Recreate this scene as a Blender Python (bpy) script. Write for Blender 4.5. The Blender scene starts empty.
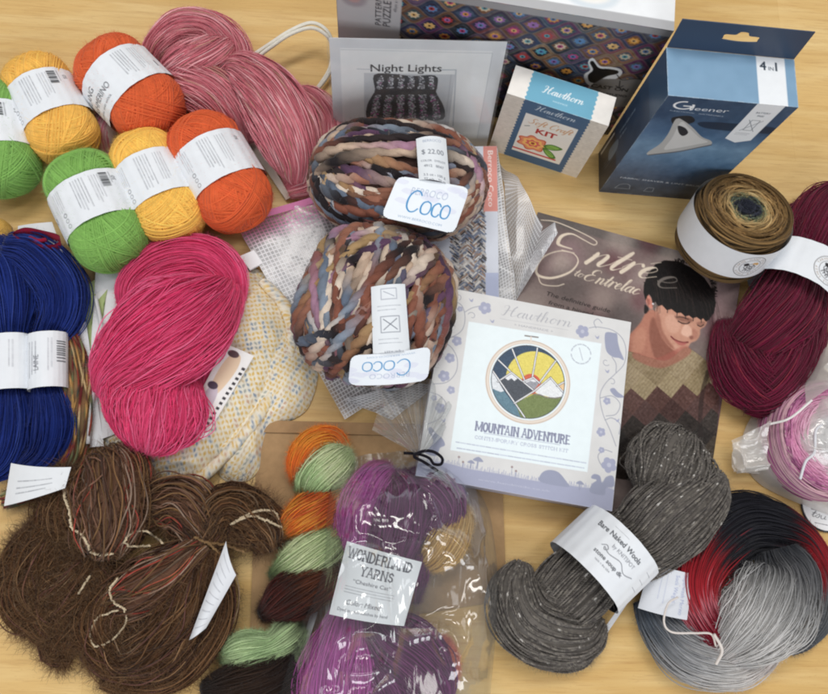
import bpy, math, random
import numpy as np
from mathutils import Matrix, Vector

rng = np.random.default_rng(11)
random.seed(4)
SC = bpy.context.scene
COL = SC.collection

# ------------------------------------------------------------------ camera model
CF, CVX, CVY, CH = 700.2, 364.2, 519.0, 0.60      # focal length in photo pixels, nadir point, height (m)
CX, CY = 414.0, 347.0
_d = np.array([CVX-CX, -(CVY-CY), -CF]); _d /= np.linalg.norm(_d)
_up = -_d
_x = np.array([1., 0, 0]); _x -= _x@_up*_up; _x /= np.linalg.norm(_x)
CR = np.array([_x, np.cross(_up, _x), _up])        # camera -> world rotation
CAM = np.array([0., 0., CH])


def W(u, v, h=0.0):
    """point of the horizontal plane z=h seen at photo pixel (u, v)"""
    r = CR@np.array([u-CX, -(v-CY), -CF])
    return CAM + r*((CH-h)/-r[2])


def pxm(u, v, h=0.0):
    """metres per photo pixel around that point"""
    a, b, c = W(u, v, h), W(u+1, v, h), W(u, v+1, h)
    return 0.5*(np.linalg.norm(b-a)+np.linalg.norm(c-a))


def unit(v):
    v = np.asarray(v, float)
    return v/np.maximum(np.linalg.norm(v, axis=-1, keepdims=True), 1e-12)


def lin(c, gain=1.05):
    c = np.asarray(c, float)/255.0
    l = np.where(c <= 0.04045, c/12.92, ((c+0.055)/1.055)**2.4)
    return np.clip(l*gain, 0, 0.92)


# ------------------------------------------------------------------ object helpers
def thing(name, label, cat, loc=(0, 0, 0), group=None):
    o = bpy.data.objects.new(name, None)
    o.empty_display_size = 0.02
    COL.objects.link(o)
    o.location = loc
    tag(o, label, cat, group)
    return o


def tag(o, label=None, cat=None, group=None, kind=None):
    if label: o['label'] = label
    if cat: o['category'] = cat
    if group: o['group'] = group
    if kind: o['kind'] = kind
    return o


class Acc:
    """collects pieces of geometry (world coordinates) for ONE mesh object"""
    def __init__(s):
        s.v, s.f, s.c, s.uv, s.n = [], [], [], [], 0

    def add(s, v, f, c=None, uv=None):
        v = np.asarray(v, float).reshape(-1, 3)
        f = np.asarray(f, np.int64).reshape(-1, 4)
        if c is None: c = np.full((len(v), 3), 0.5)
        c = np.asarray(c, float)
        if c.ndim == 1: c = np.tile(c, (len(v), 1))
        s.v.append(v); s.f.append(f+s.n); s.c.append(c.reshape(-1, 3)[:, :3])
        s.uv.append(np.zeros((len(v), 2)) if uv is None else np.asarray(uv, float).reshape(-1, 2))
        s.n += len(v)
        return s

    def build(s, name, mat, parent=None, smooth=True, loc=None):
        v = np.concatenate(s.v); f = np.concatenate(s.f); c = np.concatenate(s.c); uv = np.concatenate(s.uv)
        if parent is not None: off = np.array(parent.location)
        elif loc is not None: off = np.array(loc, float)
        else:
            off = np.array([(v[:, 0].min()+v[:, 0].max())/2, (v[:, 1].min()+v[:, 1].max())/2, v[:, 2].min()])
        me = bpy.data.meshes.new(name)
        me.vertices.add(len(v)); me.vertices.foreach_set('co', (v-off).astype(np.float32).ravel())
        # quads whose last two indices agree are triangles
        tri = f[:, 2] == f[:, 3]
        cnt = np.where(tri, 3, 4)
        st = np.concatenate([[0], np.cumsum(cnt)[:-1]])
        keep = np.ones(f.shape, bool); keep[tri, 3] = False
        lv = f[keep]
        me.loops.add(len(lv)); me.loops.foreach_set('vertex_index', lv.astype(np.int32))
        me.polygons.add(len(f)); me.polygons.foreach_set('loop_start', st.astype(np.int32))
        me.polygons.foreach_set('loop_total', cnt.astype(np.int32))
        me.polygons.foreach_set('use_smooth', np.full(len(f), smooth))
        a = me.color_attributes.new('Col', 'FLOAT_COLOR', 'POINT')
        a.data.foreach_set('color', np.concatenate([c, np.ones((len(c), 1))], 1).astype(np.float32).ravel())
        if np.any(uv):
            ul = me.uv_layers.new(name='UVMap')
            ul.data.foreach_set('uv', uv[lv].astype(np.float32).ravel())
        me.update(calc_edges=True); me.validate()
        me.materials.append(mat)
        o = bpy.data.objects.new(name, me); COL.objects.link(o)
        if parent is not None: o.parent = parent
        else: o.location = off
        return o


# ------------------------------------------------------------------ materials
def nodes_of(name):
    m = bpy.data.materials.new(name); m.use_nodes = True
    nt = m.node_tree
    return m, nt, nt.nodes, nt.links, nt.nodes['Principled BSDF']


def attr_mat(name, rough=0.6, sheen=0.0, spec=0.5, bump=0.0, bscale=900.0, coat=0.0, var=0.0, metallic=0.0, sss=0.0):
    m, nt, N, L, p = nodes_of(name)
    a = N.new('ShaderNodeAttribute'); a.attribute_name = 'Col'
    src = a.outputs['Color']
    tc = N.new('ShaderNodeTexCoord')
    if var:
        nz = N.new('ShaderNodeTexNoise'); nz.inputs['Scale'].default_value = 160; nz.inputs['Detail'].default_value = 4
        L.new(tc.outputs['Object'], nz.inputs['Vector'])
        mr = N.new('ShaderNodeMapRange'); mr.inputs['To Min'].default_value = 1-var; mr.inputs['To Max'].default_value = 1+var
        mr.inputs['From Min'].default_value = .25; mr.inputs['From Max'].default_value = .75
        L.new(nz.outputs['Fac'], mr.inputs['Value'])
        mx = N.new('ShaderNodeVectorMath'); mx.operation = 'SCALE'
        L.new(src, mx.inputs[0]); L.new(mr.outputs[0], mx.inputs['Scale']); src = mx.outputs[0]
    L.new(src, p.inputs['Base Color'])
    p.inputs['Roughness'].default_value = rough
    p.inputs['Specular IOR Level'].default_value = spec
    p.inputs['Sheen Weight'].default_value = sheen
    p.inputs['Sheen Roughness'].default_value = .4
    p.inputs['Coat Weight'].default_value = coat
    p.inputs['Coat Roughness'].default_value = .15
    p.inputs['Metallic'].default_value = metallic
    if bump:
        nb = N.new('ShaderNodeTexNoise'); nb.inputs['Scale'].default_value = bscale; nb.inputs['Detail'].default_value = 3
        L.new(tc.outputs['Object'], nb.inputs['Vector'])
        b = N.new('ShaderNodeBump'); b.inputs['Strength'].default_value = bump; b.inputs['Distance'].default_value = .0006
        L.new(nb.outputs['Fac'], b.inputs['Height']); L.new(b.outputs[0], p.inputs['Normal'])
    return m


def plastic_mat(name, tint=(.97, .98, .98), haze=.06, wr=.5, wscale=38.0, rough=.1, gloss=1.0, hcol=(.8, .82, .84), stretch=(1, 1, 1)):
    """thin clear film: mostly see-through, glossy by Fresnel, with crumple bumps"""
    m, nt, N, L, p = nodes_of(name)
    N.remove(p)
    out = N['Material Output']
    tr = N.new('ShaderNodeBsdfTransparent'); tr.inputs[0].default_value = (*tint, 1)
    gl = N.new('ShaderNodeBsdfGlossy'); gl.inputs['Roughness'].default_value = rough
    df = N.new('ShaderNodeBsdfDiffuse'); df.inputs[0].default_value = (*hcol, 1)
    tc = N.new('ShaderNodeTexCoord')
    nz = N.new('ShaderNodeTexNoise'); nz.inputs['Scale'].default_value = wscale; nz.inputs['Detail'].default_value = 4
    nz.inputs['Roughness'].default_value = .55; nz.inputs['Distortion'].default_value = 1.2
    mp = N.new('ShaderNodeMapping'); mp.inputs['Scale'].default_value = stretch; mp.inputs['Rotation'].default_value = (0, 0, .25)
    L.new(tc.outputs['Object'], mp.inputs['Vector']); L.new(mp.outputs[0], nz.inputs['Vector'])
    b = N.new('ShaderNodeBump'); b.inputs['Strength'].default_value = wr; b.inputs['Distance'].default_value = .006
    L.new(nz.outputs['Fac'], b.inputs['Height']); L.new(b.outputs[0], gl.inputs['Normal'])
    lw = N.new('ShaderNodeLayerWeight'); lw.inputs['Blend'].default_value = .35
    mu = N.new('ShaderNodeMapRange'); mu.inputs['To Min'].default_value = .075*gloss; mu.inputs['To Max'].default_value = .42*gloss
    L.new(lw.outputs['Facing'], mu.inputs['Value'])
    hz = N.new('ShaderNodeMapRange'); hz.inputs['To Min'].default_value = haze; hz.inputs['To Max'].default_value = min(.9, haze*2.6)
    L.new(lw.outputs['Facing'], hz.inputs['Value'])
    m1 = N.new('ShaderNodeMixShader'); L.new(hz.outputs[0], m1.inputs[0])
    L.new(tr.outputs[0], m1.inputs[1]); L.new(df.outputs[0], m1.inputs[2])
    m2 = N.new('ShaderNodeMixShader'); L.new(mu.outputs[0], m2.inputs[0])
    L.new(m1.outputs[0], m2.inputs[1]); L.new(gl.outputs[0], m2.inputs[2])
    L.new(m2.outputs[0], out.inputs['Surface'])
    return m


M_YARN = attr_mat('wool yarn', rough=.95, sheen=.12, spec=.06, var=.08)
M_SHINY = attr_mat('smooth yarn', rough=.85, sheen=.16, spec=.09, var=.08)
M_CHUNK = attr_mat('thick wool yarn', rough=.98, sheen=.2, spec=.04, bump=.8, bscale=650, var=.16)
M_PAPER = attr_mat('printed paper', rough=.55, spec=.35, bump=.05, bscale=500, var=.02)
M_CARD = attr_mat('printed card', rough=.42, spec=.4, bump=.03, bscale=300, var=.02)
M_GLOSS = attr_mat('laminated print', rough=.38, spec=.4, coat=.08, var=.02)
M_CLOTH = attr_mat('cotton cloth', rough=.9, sheen=.15, spec=.1, bump=.35, bscale=1500, var=.05)
M_KRAFT = attr_mat('kraft paper', rough=.75, spec=.25, bump=.25, bscale=260, var=.10)


# ------------------------------------------------------------------ curves and tubes
def spline(ctrl, m, closed=False, equal=True):
    """Catmull-Rom through control rows (any number of columns), resampled to m rows"""
    c = np.asarray(ctrl, float)
    n = len(c)
    if closed: ext = np.vstack([c[-1], c, c[0], c[1]]); seg = n
    else: ext = np.vstack([2*c[0]-c[1], c, 2*c[-1]-c[-2]]); seg = n-1
    k = 24
    t = np.linspace(0, 1, k, endpoint=False)[:, None]
    out = []
    for i in range(seg):
        p0, p1, p2, p3 = ext[i], ext[i+1], ext[i+2], ext[i+3]
        out.append(.5*((2*p1)+(-p0+p2)*t+(2*p0-5*p1+4*p2-p3)*t*t+(-p0+3*p1-3*p2+p3)*t**3))
    out.append(ext[seg+1][None])
    q = np.vstack(out)
    d = min(3, q.shape[1])
    s = np.concatenate([[0], np.cumsum(np.linalg.norm(np.diff(q[:, :d], axis=0), axis=1))])
    if not equal: s = np.linspace(0, 1, len(q))
    x = np.linspace(0, s[-1], m, endpoint=not closed)
    return np.stack([np.interp(x, s, q[:, j]) for j in range(q.shape[1])], 1)


def tubes(acc, P, r, col, sides=4, closed=False, N0=None):
    """P [n,m,3] strands -> tubes"""
    P = np.asarray(P, float)
    n, m, _ = P.shape
    if closed: T = np.roll(P, -1, 1)-np.roll(P, 1, 1)
    else: T = np.gradient(P, axis=1)
    T = unit(T)
    ref = np.where(np.abs(T[:, 0, 2:3]) < .8, np.array([[0, 0, 1.]]), np.array([[1., 0, 0]]))
    cur = ref if N0 is None else N0
    Ns = np.empty_like(P)
    for k in range(m):
        cur = unit(cur-(cur*T[:, k]).sum(1, keepdims=True)*T[:, k]); Ns[:, k] = cur
    B = np.cross(T, Ns)
    r = np.broadcast_to(np.asarray(r, float), (n, m))
    col = np.asarray(col, float)
    if not closed and sides > 3:      # closed ends: one more ring of almost no radius at each end
        P = np.concatenate([P[:, :1], P, P[:, -1:]], 1); Ns = np.concatenate([Ns[:, :1], Ns, Ns[:, -1:]], 1)
        B = np.concatenate([B[:, :1], B, B[:, -1:]], 1); z = np.full((n, 1), 1e-5)
        r = np.concatenate([z, r, z], 1)
        if col.ndim == 3 and col.shape[1] == m: col = np.concatenate([col[:, :1], col, col[:, -1:]], 1)
        m += 2
    a = np.arange(sides)*2*math.pi/sides+.4
    V = P[:, :, None]+r[:, :, None, None]*(np.cos(a)[None, None, :, None]*Ns[:, :, None]+np.sin(a)[None, None, :, None]*B[:, :, None])
    idx = np.arange(n*m*sides).reshape(n, m, sides)
    i0 = idx if closed else idx[:, :-1]
    i1 = np.roll(idx, -1, 1) if closed else idx[:, 1:]
    F = np.stack([i0, np.roll(i0, -1, 2), np.roll(i1, -1, 2), i1], -1)
    c = np.broadcast_to(np.asarray(col, float) if np.ndim(col) == 3 else np.asarray(col, float).reshape(1, 1, 3), (n, m, 3))
    C = np.broadcast_to(c[:, :, None], (n, m, sides, 3))
    acc.add(V, F.reshape(-1, 4), C)
    return acc


def frames(C, up=(0, 0, 1.), closed=False, transport=False):
    if transport:
        T = unit(np.roll(C, -1, 0)-np.roll(C, 1, 0)) if closed else unit(np.gradient(C, axis=0))
        m = len(C); Nn = np.empty_like(C); cur = np.array(up, float)
        for k in range(m):
            cur = unit(cur-(cur@T[k])*T[k]); Nn[k] = cur
        if closed:      # spread what is left over evenly, so the frame meets itself
            e = unit(cur-(cur@T[0])*T[0]); b = np.cross(Nn[0], T[0])
            w = math.atan2(e@b, e@Nn[0])
            ph = -w*np.arange(m)/m
            S0 = np.cross(T, Nn)
            Nn = np.cos(ph)[:, None]*Nn-np.sin(ph)[:, None]*S0
        return T, np.cross(T, Nn), Nn
    T = unit(np.roll(C, -1, 0)-np.roll(C, 1, 0)) if closed else unit(np.gradient(C, axis=0))
    up = np.array(up, float)
    S = np.cross(T, up)
    bad = np.linalg.norm(S, axis=1) < .15
    S[bad] = 0
    last = None
    for i in list(range(len(S)))*2:
        if np.any(S[i]): last = S[i]
        elif last is not None: S[i] = last
    S = unit(S-(S*T).sum(1, keepdims=True)*T)
    return T, S, np.cross(S, T)


def strands(ctrl, n, m, r, twist=0.0, closed=False, jit=.05, fill=.14, loose=.0, amp=.05, transport=False):
    """n strands following a thick bundle path; ctrl rows x,y,z,ra,rb. Returns P [n,m,3], phase a [n,m], outward normals"""
    q = spline(ctrl, m, closed)
    C, ra, rb = q[:, :3], q[:, 3], q[:, 4]
    T, S, N = frames(C, closed=closed, transport=transport)
    t = np.linspace(0, 1, m, endpoint=not closed)
    a0 = np.arange(n)*2*math.pi/n+rng.normal(0, .5*math.pi/n, n)
    a = a0[:, None]+twist*2*math.pi*t[None]
    for f in (1, 2, 3):
        a = a+rng.normal(0, amp/f, n)[:, None]*np.sin(2*math.pi*f*t[None]+rng.uniform(0, 6.28, n)[:, None])
    k = rng.random(n) < .22        # some strands wander across their neighbours
    a[k] += rng.normal(0, .20, k.sum())[:, None]*np.sin(math.pi*(rng.uniform(.6, 1.6, k.sum())[:, None]*t[None]+rng.uniform(0, 1, k.sum())[:, None]))
    rho = 1-rng.uniform(0, fill, n)[:, None]+0*t
    for f in (5, 9, 14):           # strands gather into ridges
        rho = rho+.015*np.sin(f*a+rng.uniform(0, 6.28)+1.5*np.sin(2*math.pi*t[None]+rng.uniform(0, 6.28)))
    for f in (1, 2, 4):
        rho = rho+rng.normal(0, jit/f, n)[:, None]*np.sin(2*math.pi*f*t[None]+rng.uniform(0, 6.28, n)[:, None])
    if loose:
        k = rng.random(n) < loose
        rho[k] += np.abs(rng.normal(0, .12, k.sum()))[:, None]*np.sin(math.pi*t[None])
    off = (ra[None]*rho*np.cos(a))[..., None]*S[None]+(rb[None]*rho*np.sin(a))[..., None]*N[None]
    P = C[None]+off
    return P, a, unit(off), t


def core_tube(acc, ctrl, m, scale, col, sides=14, closed=False, transport=False):
    q = spline(ctrl, m, closed)
    C = q[:, :3]; T, S, N = frames(C, closed=closed, transport=transport)
    a = np.arange(sides)*2*math.pi/sides
    V = C[:, None]+scale*(q[:, 3][:, None, None]*np.cos(a)[None, :, None]*S[:, None]+q[:, 4][:, None, None]*np.sin(a)[None, :, None]*N[:, None])
    idx = np.arange(m*sides).reshape(m, sides)
    i0 = idx if closed else idx[:-1]
    i1 = np.roll(idx, -1, 0) if closed else idx[1:]
    F = np.stack([i0, np.roll(i0, -1, 1), np.roll(i1, -1, 1), i1], -1).reshape(-1, 4)
    c = np.asarray(col, float)
    cc = np.broadcast_to(c.reshape(1, 1, 3) if c.ndim == 1 else c[:, None], (m, sides, 3))
    acc.add(V, F, cc)


def bundle(acc, ctrl, n, m, r, col, twist=0.0, closed=False, sides=4, jit=.05, amp=.05, fill=.14, ply=1, period=.006,
           vari=.06, loose=0.0, core=.90, floor=.0012, transport=False, zsq=None, fuzz=None, fuzz_len=.0042, fuzz_r=.00007, fuzz_col=None):
    """a thick lobe of yarn: solid core plus n strands. col = rgb or function(t[m], a[n,m]) -> [n,m,3]"""
    P, a, Nn, t = strands(ctrl, n, m, r, twist, closed, jit, fill, loose, amp, transport)
    if zsq:      # flattened under its own weight
        z0, k_ = zsq; P[..., 2] = z0+(P[..., 2]-z0)*k_
        Nn = unit(Nn*np.array([1, 1, 1/k_]))
    P[..., 2] = np.maximum(P[..., 2], floor+r)
    if callable(col): c = col(t, a)
    else: c = np.broadcast_to(np.asarray(col, float), (n, m, 3))
    c = np.clip(c*(1+rng.normal(0, vari, n))[:, None, None], 0.002, .95)
    if ply == 1:
        tubes(acc, P, r*(1+rng.normal(0, .08, n))[:, None]*np.ones((1, m)), c, sides, closed)
    else:
        L = np.linalg.norm(np.diff(P[0], axis=0), axis=1).sum()
        T = unit(np.gradient(P, axis=1)); B = np.cross(T, Nn)
        ph = rng.uniform(0, 6.28, n)[:, None]+2*math.pi*L/period*t[None]
        for k in range(ply):
            w = ph+2*math.pi*k/ply
            Q = P+.55*r*(np.cos(w)[..., None]*Nn+np.sin(w)[..., None]*B)
            tubes(acc, Q, .62*r, c*(1+.06*(k-.5)), sides, closed)
    if core:
        cc = c.mean(0)*.9
        # keep the core as long as the path resampled the same way
        core_tube(acc, ctrl, m, core-.9*jit, cc, 14, closed, transport)
        v = acc.v[-1]
        if zsq: v[:, 2] = z0+(v[:, 2]-z0)*k_
        v[:, 2] = np.maximum(v[:, 2], floor)
    if fuzz is None: fuzz = int(min(9000, 500+7e5*len(P)*.00004*m))
    if fuzz:
        i, j = rng.integers(0, n, fuzz), rng.integers(0, m, fuzz)
        ok = Nn[i, j, 2] > -.35; i, j = i[ok], j[ok]
        fc = c[i, j]*1.12 if fuzz_col is None else np.asarray(fuzz_col)[rng.integers(0, len(fuzz_col), len(i))]
        hairs(acc, P[i, j], Nn[i, j], fuzz_len, fuzz_r, np.clip(fc, 0, .95), seg=3, droop=.2)
    return acc


def hank(A, B, Rh, r, turns, phase=0.0, zc=None, bulge=1.0, k=9, pinch=None, wob=.10, seed=0):
    """closed path of a skein folded and twisted on itself; A, B = 2D world end points; round in section"""
    g = np.random.default_rng(seed)
    A = np.asarray(A, float)[:2]; B = np.asarray(B, float)[:2]
    L = np.linalg.norm(B-A); D = (B-A)/L; S = np.array([D[1], -D[0]])
    rows = []

    def pt(s, th, f=1.0, e=0.0):
        w = 1.0 if pinch is None else 1-pinch[1]*math.exp(-((s-pinch[0])/pinch[2])**2)
        p = A+D*(L*s+e)+S*Rh*w*f*math.cos(th)
        rr = r*w*(1+g.normal(0, wob))
        return [p[0], p[1], zc+Rh*w*f*math.sin(th), rr, rr]
    for i in range(k):
        s = i/(k-1); rows.append(pt(s, phase+turns*math.pi*2*s))
    te = phase+turns*2*math.pi
    rows.append(pt(1, te, .72, Rh*.75*bulge)); rows.append(pt(1, te, 0, Rh*1.02*bulge)); rows.append(pt(1, te+math.pi, .72, Rh*.75*bulge))
    for i in range(k):
        s = 1-i/(k-1); rows.append(pt(s, phase+math.pi+turns*math.pi*2*s))
    rows.append(pt(0, phase+math.pi, .72, -Rh*.75*bulge)); rows.append(pt(0, phase, 0, -Rh*1.02*bulge)); rows.append(pt(0, phase, .72, -Rh*.75*bulge))
    return rows


def pcol(pal, segs, blend=.35):
    """colour function cycling through a list of (t, rgb) stops along the bundle"""
    ts = np.array([p[0] for p in pal]); cs = np.array([lin(p[1]) for p in pal])

    def f(t, a):
        n = a.shape[0]
        tt = t[None]+rng.normal(0, segs, n)[:, None]
        return np.stack([np.interp(tt, ts, cs[:, j]) for j in range(3)], -1)
    return f


def mottled(pal, n, m, seg, weights=None, blend=.3):
    """variegated colour: each strand runs through random palette entries"""
    pal = np.array([lin(p) for p in pal]); K = len(pal)
    out = np.empty((n, m, 3))
    for i in range(n):
        L = max(2, int(m/seg)+3)
        ids = rng.choice(K, L, p=weights)
        x = np.cumsum(rng.uniform(.5, 1.5, L))*seg; x = x-rng.uniform(0, 2*seg)
        tt = np.arange(m)
        e = np.searchsorted(x, tt).clip(1, L-1)
        f = np.clip((tt-x[e-1])/np.maximum(x[e]-x[e-1], 1e-6), 0, 1)
        f = np.clip((f-.5)/blend+.5, 0, 1)[:, None]
        out[i] = pal[ids[e-1]]*(1-f)+pal[ids[e]]*f
    return out


def hairs(acc, base, nrm, length, r, col, seg=4, droop=.3, curl=1.0):
    n = len(base)
    d = unit(nrm+rng.normal(0, .8, (n, 3)))
    P = np.empty((n, seg+1, 3)); P[:, 0] = base
    L = length*rng.uniform(.4, 1.4, n)[:, None]/seg
    for k in range(seg):
        d = unit(d+rng.normal(0, .35*curl, (n, 3))+np.array([0, 0, -droop*.4]))
        P[:, k+1] = P[:, k]+d*L
    P[..., 2] = np.maximum(P[..., 2], .0008)
    R = r*np.linspace(1, .35, seg+1)[None]*np.ones((n, 1))
    c = np.asarray(col, float)
    c = np.broadcast_to(c.reshape(1, 1, 3) if c.ndim == 1 else c[:, None], (n, seg+1, 3))
    tubes(acc, P, R, c, 3)


def line_tube(acc, pts, r, col, m=60, sides=8, closed=False):
    q = spline(pts, m, closed)
    tubes(acc, q[None, :, :3], r, np.asarray(col, float), sides, closed)


def box_acc(acc, O, ex, ey, ez, col):
    """solid box from corner O with edge vectors"""
    O, ex, ey, ez = [np.asarray(q, float) for q in (O, ex, ey, ez)]
    v = [O, O+ex, O+ex+ey, O+ey, O+ez, O+ex+ez, O+ex+ey+ez, O+ey+ez]
    f = [[0, 3, 2, 1], [4, 5, 6, 7], [0, 1, 5, 4], [1, 2, 6, 5], [2, 3, 7, 6], [3, 0, 4, 7]]
    # own vertices per face: crisp edges
    for q in f:
        acc.add([v[i] for i in q], [[0, 1, 2, 3]], col)
# ------------------------------------------------------------------ printing: a fine grid of coloured points laid on a sheet
_tx = {}


def glyphs(s, off=0.0):
    """outline edges of a word set in the built-in typeface, scaled to capital height 1"""
    key = (s, off)
    if key in _tx: return _tx[key]
    cu = bpy.data.curves.new('tmp', 'FONT'); cu.body = s; cu.fill_mode = 'BOTH'; cu.resolution_u = 3; cu.offset = off
    ob = bpy.data.objects.new('tmp', cu); COL.objects.link(ob)
    me = ob.to_mesh()
    v = np.array([q.co[:2] for q in me.vertices]).reshape(-1, 2)
    cnt = {}
    for p in me.polygons:
        for e in p.edge_keys: cnt[e] = cnt.get(e, 0)+1
    E = np.array([v[list(e)] for e, k in cnt.items() if k == 1]).reshape(-1, 2, 2)
    ob.to_mesh_clear(); bpy.data.objects.remove(ob); bpy.data.curves.remove(cu)
    E = E/.73
    if len(E): E[..., 0] -= E[..., 0].min()
    _tx[key] = E
    return E


class Sheet:
    """canvas in millimetres; x right, y down from the sheet's top-left corner"""
    def __init__(s, w, h, res=.6, bg=(255, 255, 255), O=None, ex=None, ey=None):
        s.w, s.h = w, h
        s.nx, s.ny = int(round(w/res))+1, int(round(h/res))+1
        s.dx, s.dy = w/(s.nx-1), h/(s.ny-1)
        s.img = np.empty((s.ny, s.nx, 3)); s.img[:] = bg
        s.O = None if O is None else np.asarray(O, float)
        s.ex, s.ey = ex, ey
        s.X, s.Y = np.meshgrid(np.linspace(0, w, s.nx), np.linspace(0, h, s.ny))

    # photo pixel -> sheet millimetres (ray against the sheet's own plane)
    def p(s, u, v):
        r = CR@np.array([u-CX, -(v-CY), -CF])
        n = np.cross(s.ex, s.ey)
        t = (s.O-CAM)@n/(r@n)
        d = CAM+r*t-s.O
        return np.array([d@s.ex, d@s.ey])*1000

    def P(s, pts): return np.array([s.p(*q) for q in pts])

    def blend(s, mask, col, y0=0, x0=0):
        h, w = mask.shape
        a = mask[..., None]
        sub = s.img[y0:y0+h, x0:x0+w]
        s.img[y0:y0+h, x0:x0+w] = sub*(1-a)+np.asarray(col, float)*a

    def edges(s, E, col, alpha=1.0, blur=0):
        """even-odd fill of outline edges [k,2,2]"""
        if len(E) == 0: return s
        ss = 4
        lo = E.reshape(-1, 2).min(0); hi = E.reshape(-1, 2).max(0)
        x0 = max(int(lo[0]/s.dx)-1, 0); x1 = min(int(hi[0]/s.dx)+2, s.nx-1)
        y0 = max(int(lo[1]/s.dy)-1, 0); y1 = min(int(hi[1]/s.dy)+2, s.ny-1)
        if x1 <= x0 or y1 <= y0: return s
        nx, ny = x1-x0+1, y1-y0+1
        M = np.zeros((ny*ss, nx*ss))
        xs = (x0-.5+(np.arange(nx*ss)+.5)/ss)*s.dx
        ax, ay, bx, by = E[:, 0, 0], E[:, 0, 1], E[:, 1, 0], E[:, 1, 1]
        for j in range(ny*ss):
            y = (y0-.5+(j+.5)/ss)*s.dy
            k = (ay <= y) != (by <= y)
            if not k.any(): continue
            xc = np.sort(ax[k]+(y-ay[k])/(by[k]-ay[k])*(bx[k]-ax[k]))
            M[j] = np.searchsorted(xc, xs) % 2
        M = M.reshape(ny, ss, nx, ss).mean((1, 3))
        s.blend(M*alpha, col, y0, x0)
        return s

    def poly(s, pts, col, alpha=1.0):
        p = np.asarray(pts, float)
        return s.edges(np.stack([p, np.roll(p, -1, 0)], 1), col, alpha)

    def blob(s, pts, col, alpha=1.0, m=60):
        return s.poly(spline(pts, m, True), col, alpha)

    def softblob(s, pts, col, alpha=1.0, k=3, spl=True):
        t = Sheet(s.w, s.h, s.w/(s.nx-1), (0, 0, 0))
        (t.blob if spl else t.poly)(pts, (1, 1, 1))
        ys, xs = np.nonzero(t.img[..., 0] > 0)
        if len(ys) == 0: return s
        y0, y1, x0, x1 = max(ys.min()-2*k, 0), ys.max()+2*k+1, max(xs.min()-2*k, 0), xs.max()+2*k+1
        t.img = t.img[y0:y1, x0:x1]; t.soft(k)
        s.blend(t.img[..., 0]*alpha, col, y0, x0)
        return s

    def rect(s, x, y, w, h, col, alpha=1.0):
        return s.poly([(x, y), (x+w, y), (x+w, y+h), (x, y+h)], col, alpha)

    def disc(s, c, r, col, ry=None, alpha=1.0, soft=0.0, ring=None):
        ry = ry or r
        m = max(r, ry)+soft*2+2*s.dx
        x0, x1 = max(int((c[0]-m)/s.dx), 0), min(int((c[0]+m)/s.dx)+2, s.nx)
        y0, y1 = max(int((c[1]-m)/s.dy), 0), min(int((c[1]+m)/s.dy)+2, s.ny)
        if x1 <= x0 or y1 <= y0: return s
        X, Y = s.X[y0:y1, x0:x1]-c[0], s.Y[y0:y1, x0:x1]-c[1]
        d = (np.sqrt((X/r)**2+(Y/ry)**2)-1)*min(r, ry)
        if ring: d = np.abs(d)-ring/2
        a = np.clip(.5-d/(s.dx+soft*2), 0, 1)
        if soft: a = a*a*(3-2*a)
        s.blend(a*alpha, col, y0, x0)
        return s

    def stroke(s, pts, w, col, alpha=1.0, smooth=0, closed=False):
        """pen line; w = width (mm) or list of widths per point"""
        p = np.asarray(pts, float)
        w = np.broadcast_to(np.asarray(w, float), (len(p),))
        q = np.column_stack([p, w])
        if smooth: q = spline(q, smooth, closed, equal=True)
        elif closed: q = np.vstack([q, q[:1]])
        m = q[:, 2].max()+2*s.dx
        x0, x1 = max(int((q[:, 0].min()-m)/s.dx), 0), min(int((q[:, 0].max()+m)/s.dx)+2, s.nx)
        y0, y1 = max(int((q[:, 1].min()-m)/s.dy), 0), min(int((q[:, 1].max()+m)/s.dy)+2, s.ny)
        if x1 <= x0 or y1 <= y0: return s
        A = np.zeros((y1-y0, x1-x0))
        for (ax, ay, aw), (bx, by, bw) in zip(q[:-1], q[1:]):
            mm = max(aw, bw)/2+1.5*s.dx
            i0, i1 = max(int((min(ax, bx)-mm)/s.dx), x0), min(int((max(ax, bx)+mm)/s.dx)+2, x1)
            j0, j1 = max(int((min(ay, by)-mm)/s.dy), y0), min(int((max(ay, by)+mm)/s.dy)+2, y1)
            if i1 <= i0 or j1 <= j0: continue
            X, Y = s.X[j0:j1, i0:i1], s.Y[j0:j1, i0:i1]
            dx, dy = bx-ax, by-ay
            l2 = dx*dx+dy*dy+1e-12
            t = np.clip(((X-ax)*dx+(Y-ay)*dy)/l2, 0, 1)
            d = np.hypot(X-ax-t*dx, Y-ay-t*dy)
            wd = aw+(bw-aw)*t
            # thinner than a grid cell: keep the ink, lower the cover
            cov = np.clip((wd/2-d)/s.dx+.5, 0, 1)*np.clip(wd/(.8*s.dx), 0, 1)
            sub = A[j0-y0:j1-y0, i0-x0:i1-x0]
            np.maximum(sub, cov, out=sub)
        s.blend(A*alpha, col, y0, x0)
        return s

    def text(s, t, at, size, col, ang=0.0, xs=1.0, shear=0.0, bold=0.0, anchor='l', alpha=1.0, fit=None):
        E = glyphs(t, bold).copy()
        if len(E) == 0: return s
        wd = E[..., 0].max()
        if fit: xs = fit/(wd*size)
        E[..., 0] += E[..., 1]*shear
        E[..., 0] *= size*xs; E[..., 1] *= -size
        wd *= size*xs
        if anchor == 'c': E[..., 0] -= wd/2
        if anchor == 'r': E[..., 0] -= wd
        c, q = math.cos(ang), math.sin(ang)
        E = np.stack([E[..., 0]*c-E[..., 1]*q+at[0], E[..., 0]*q+E[..., 1]*c+at[1]], -1)
        return s.edges(E, col, alpha)

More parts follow.
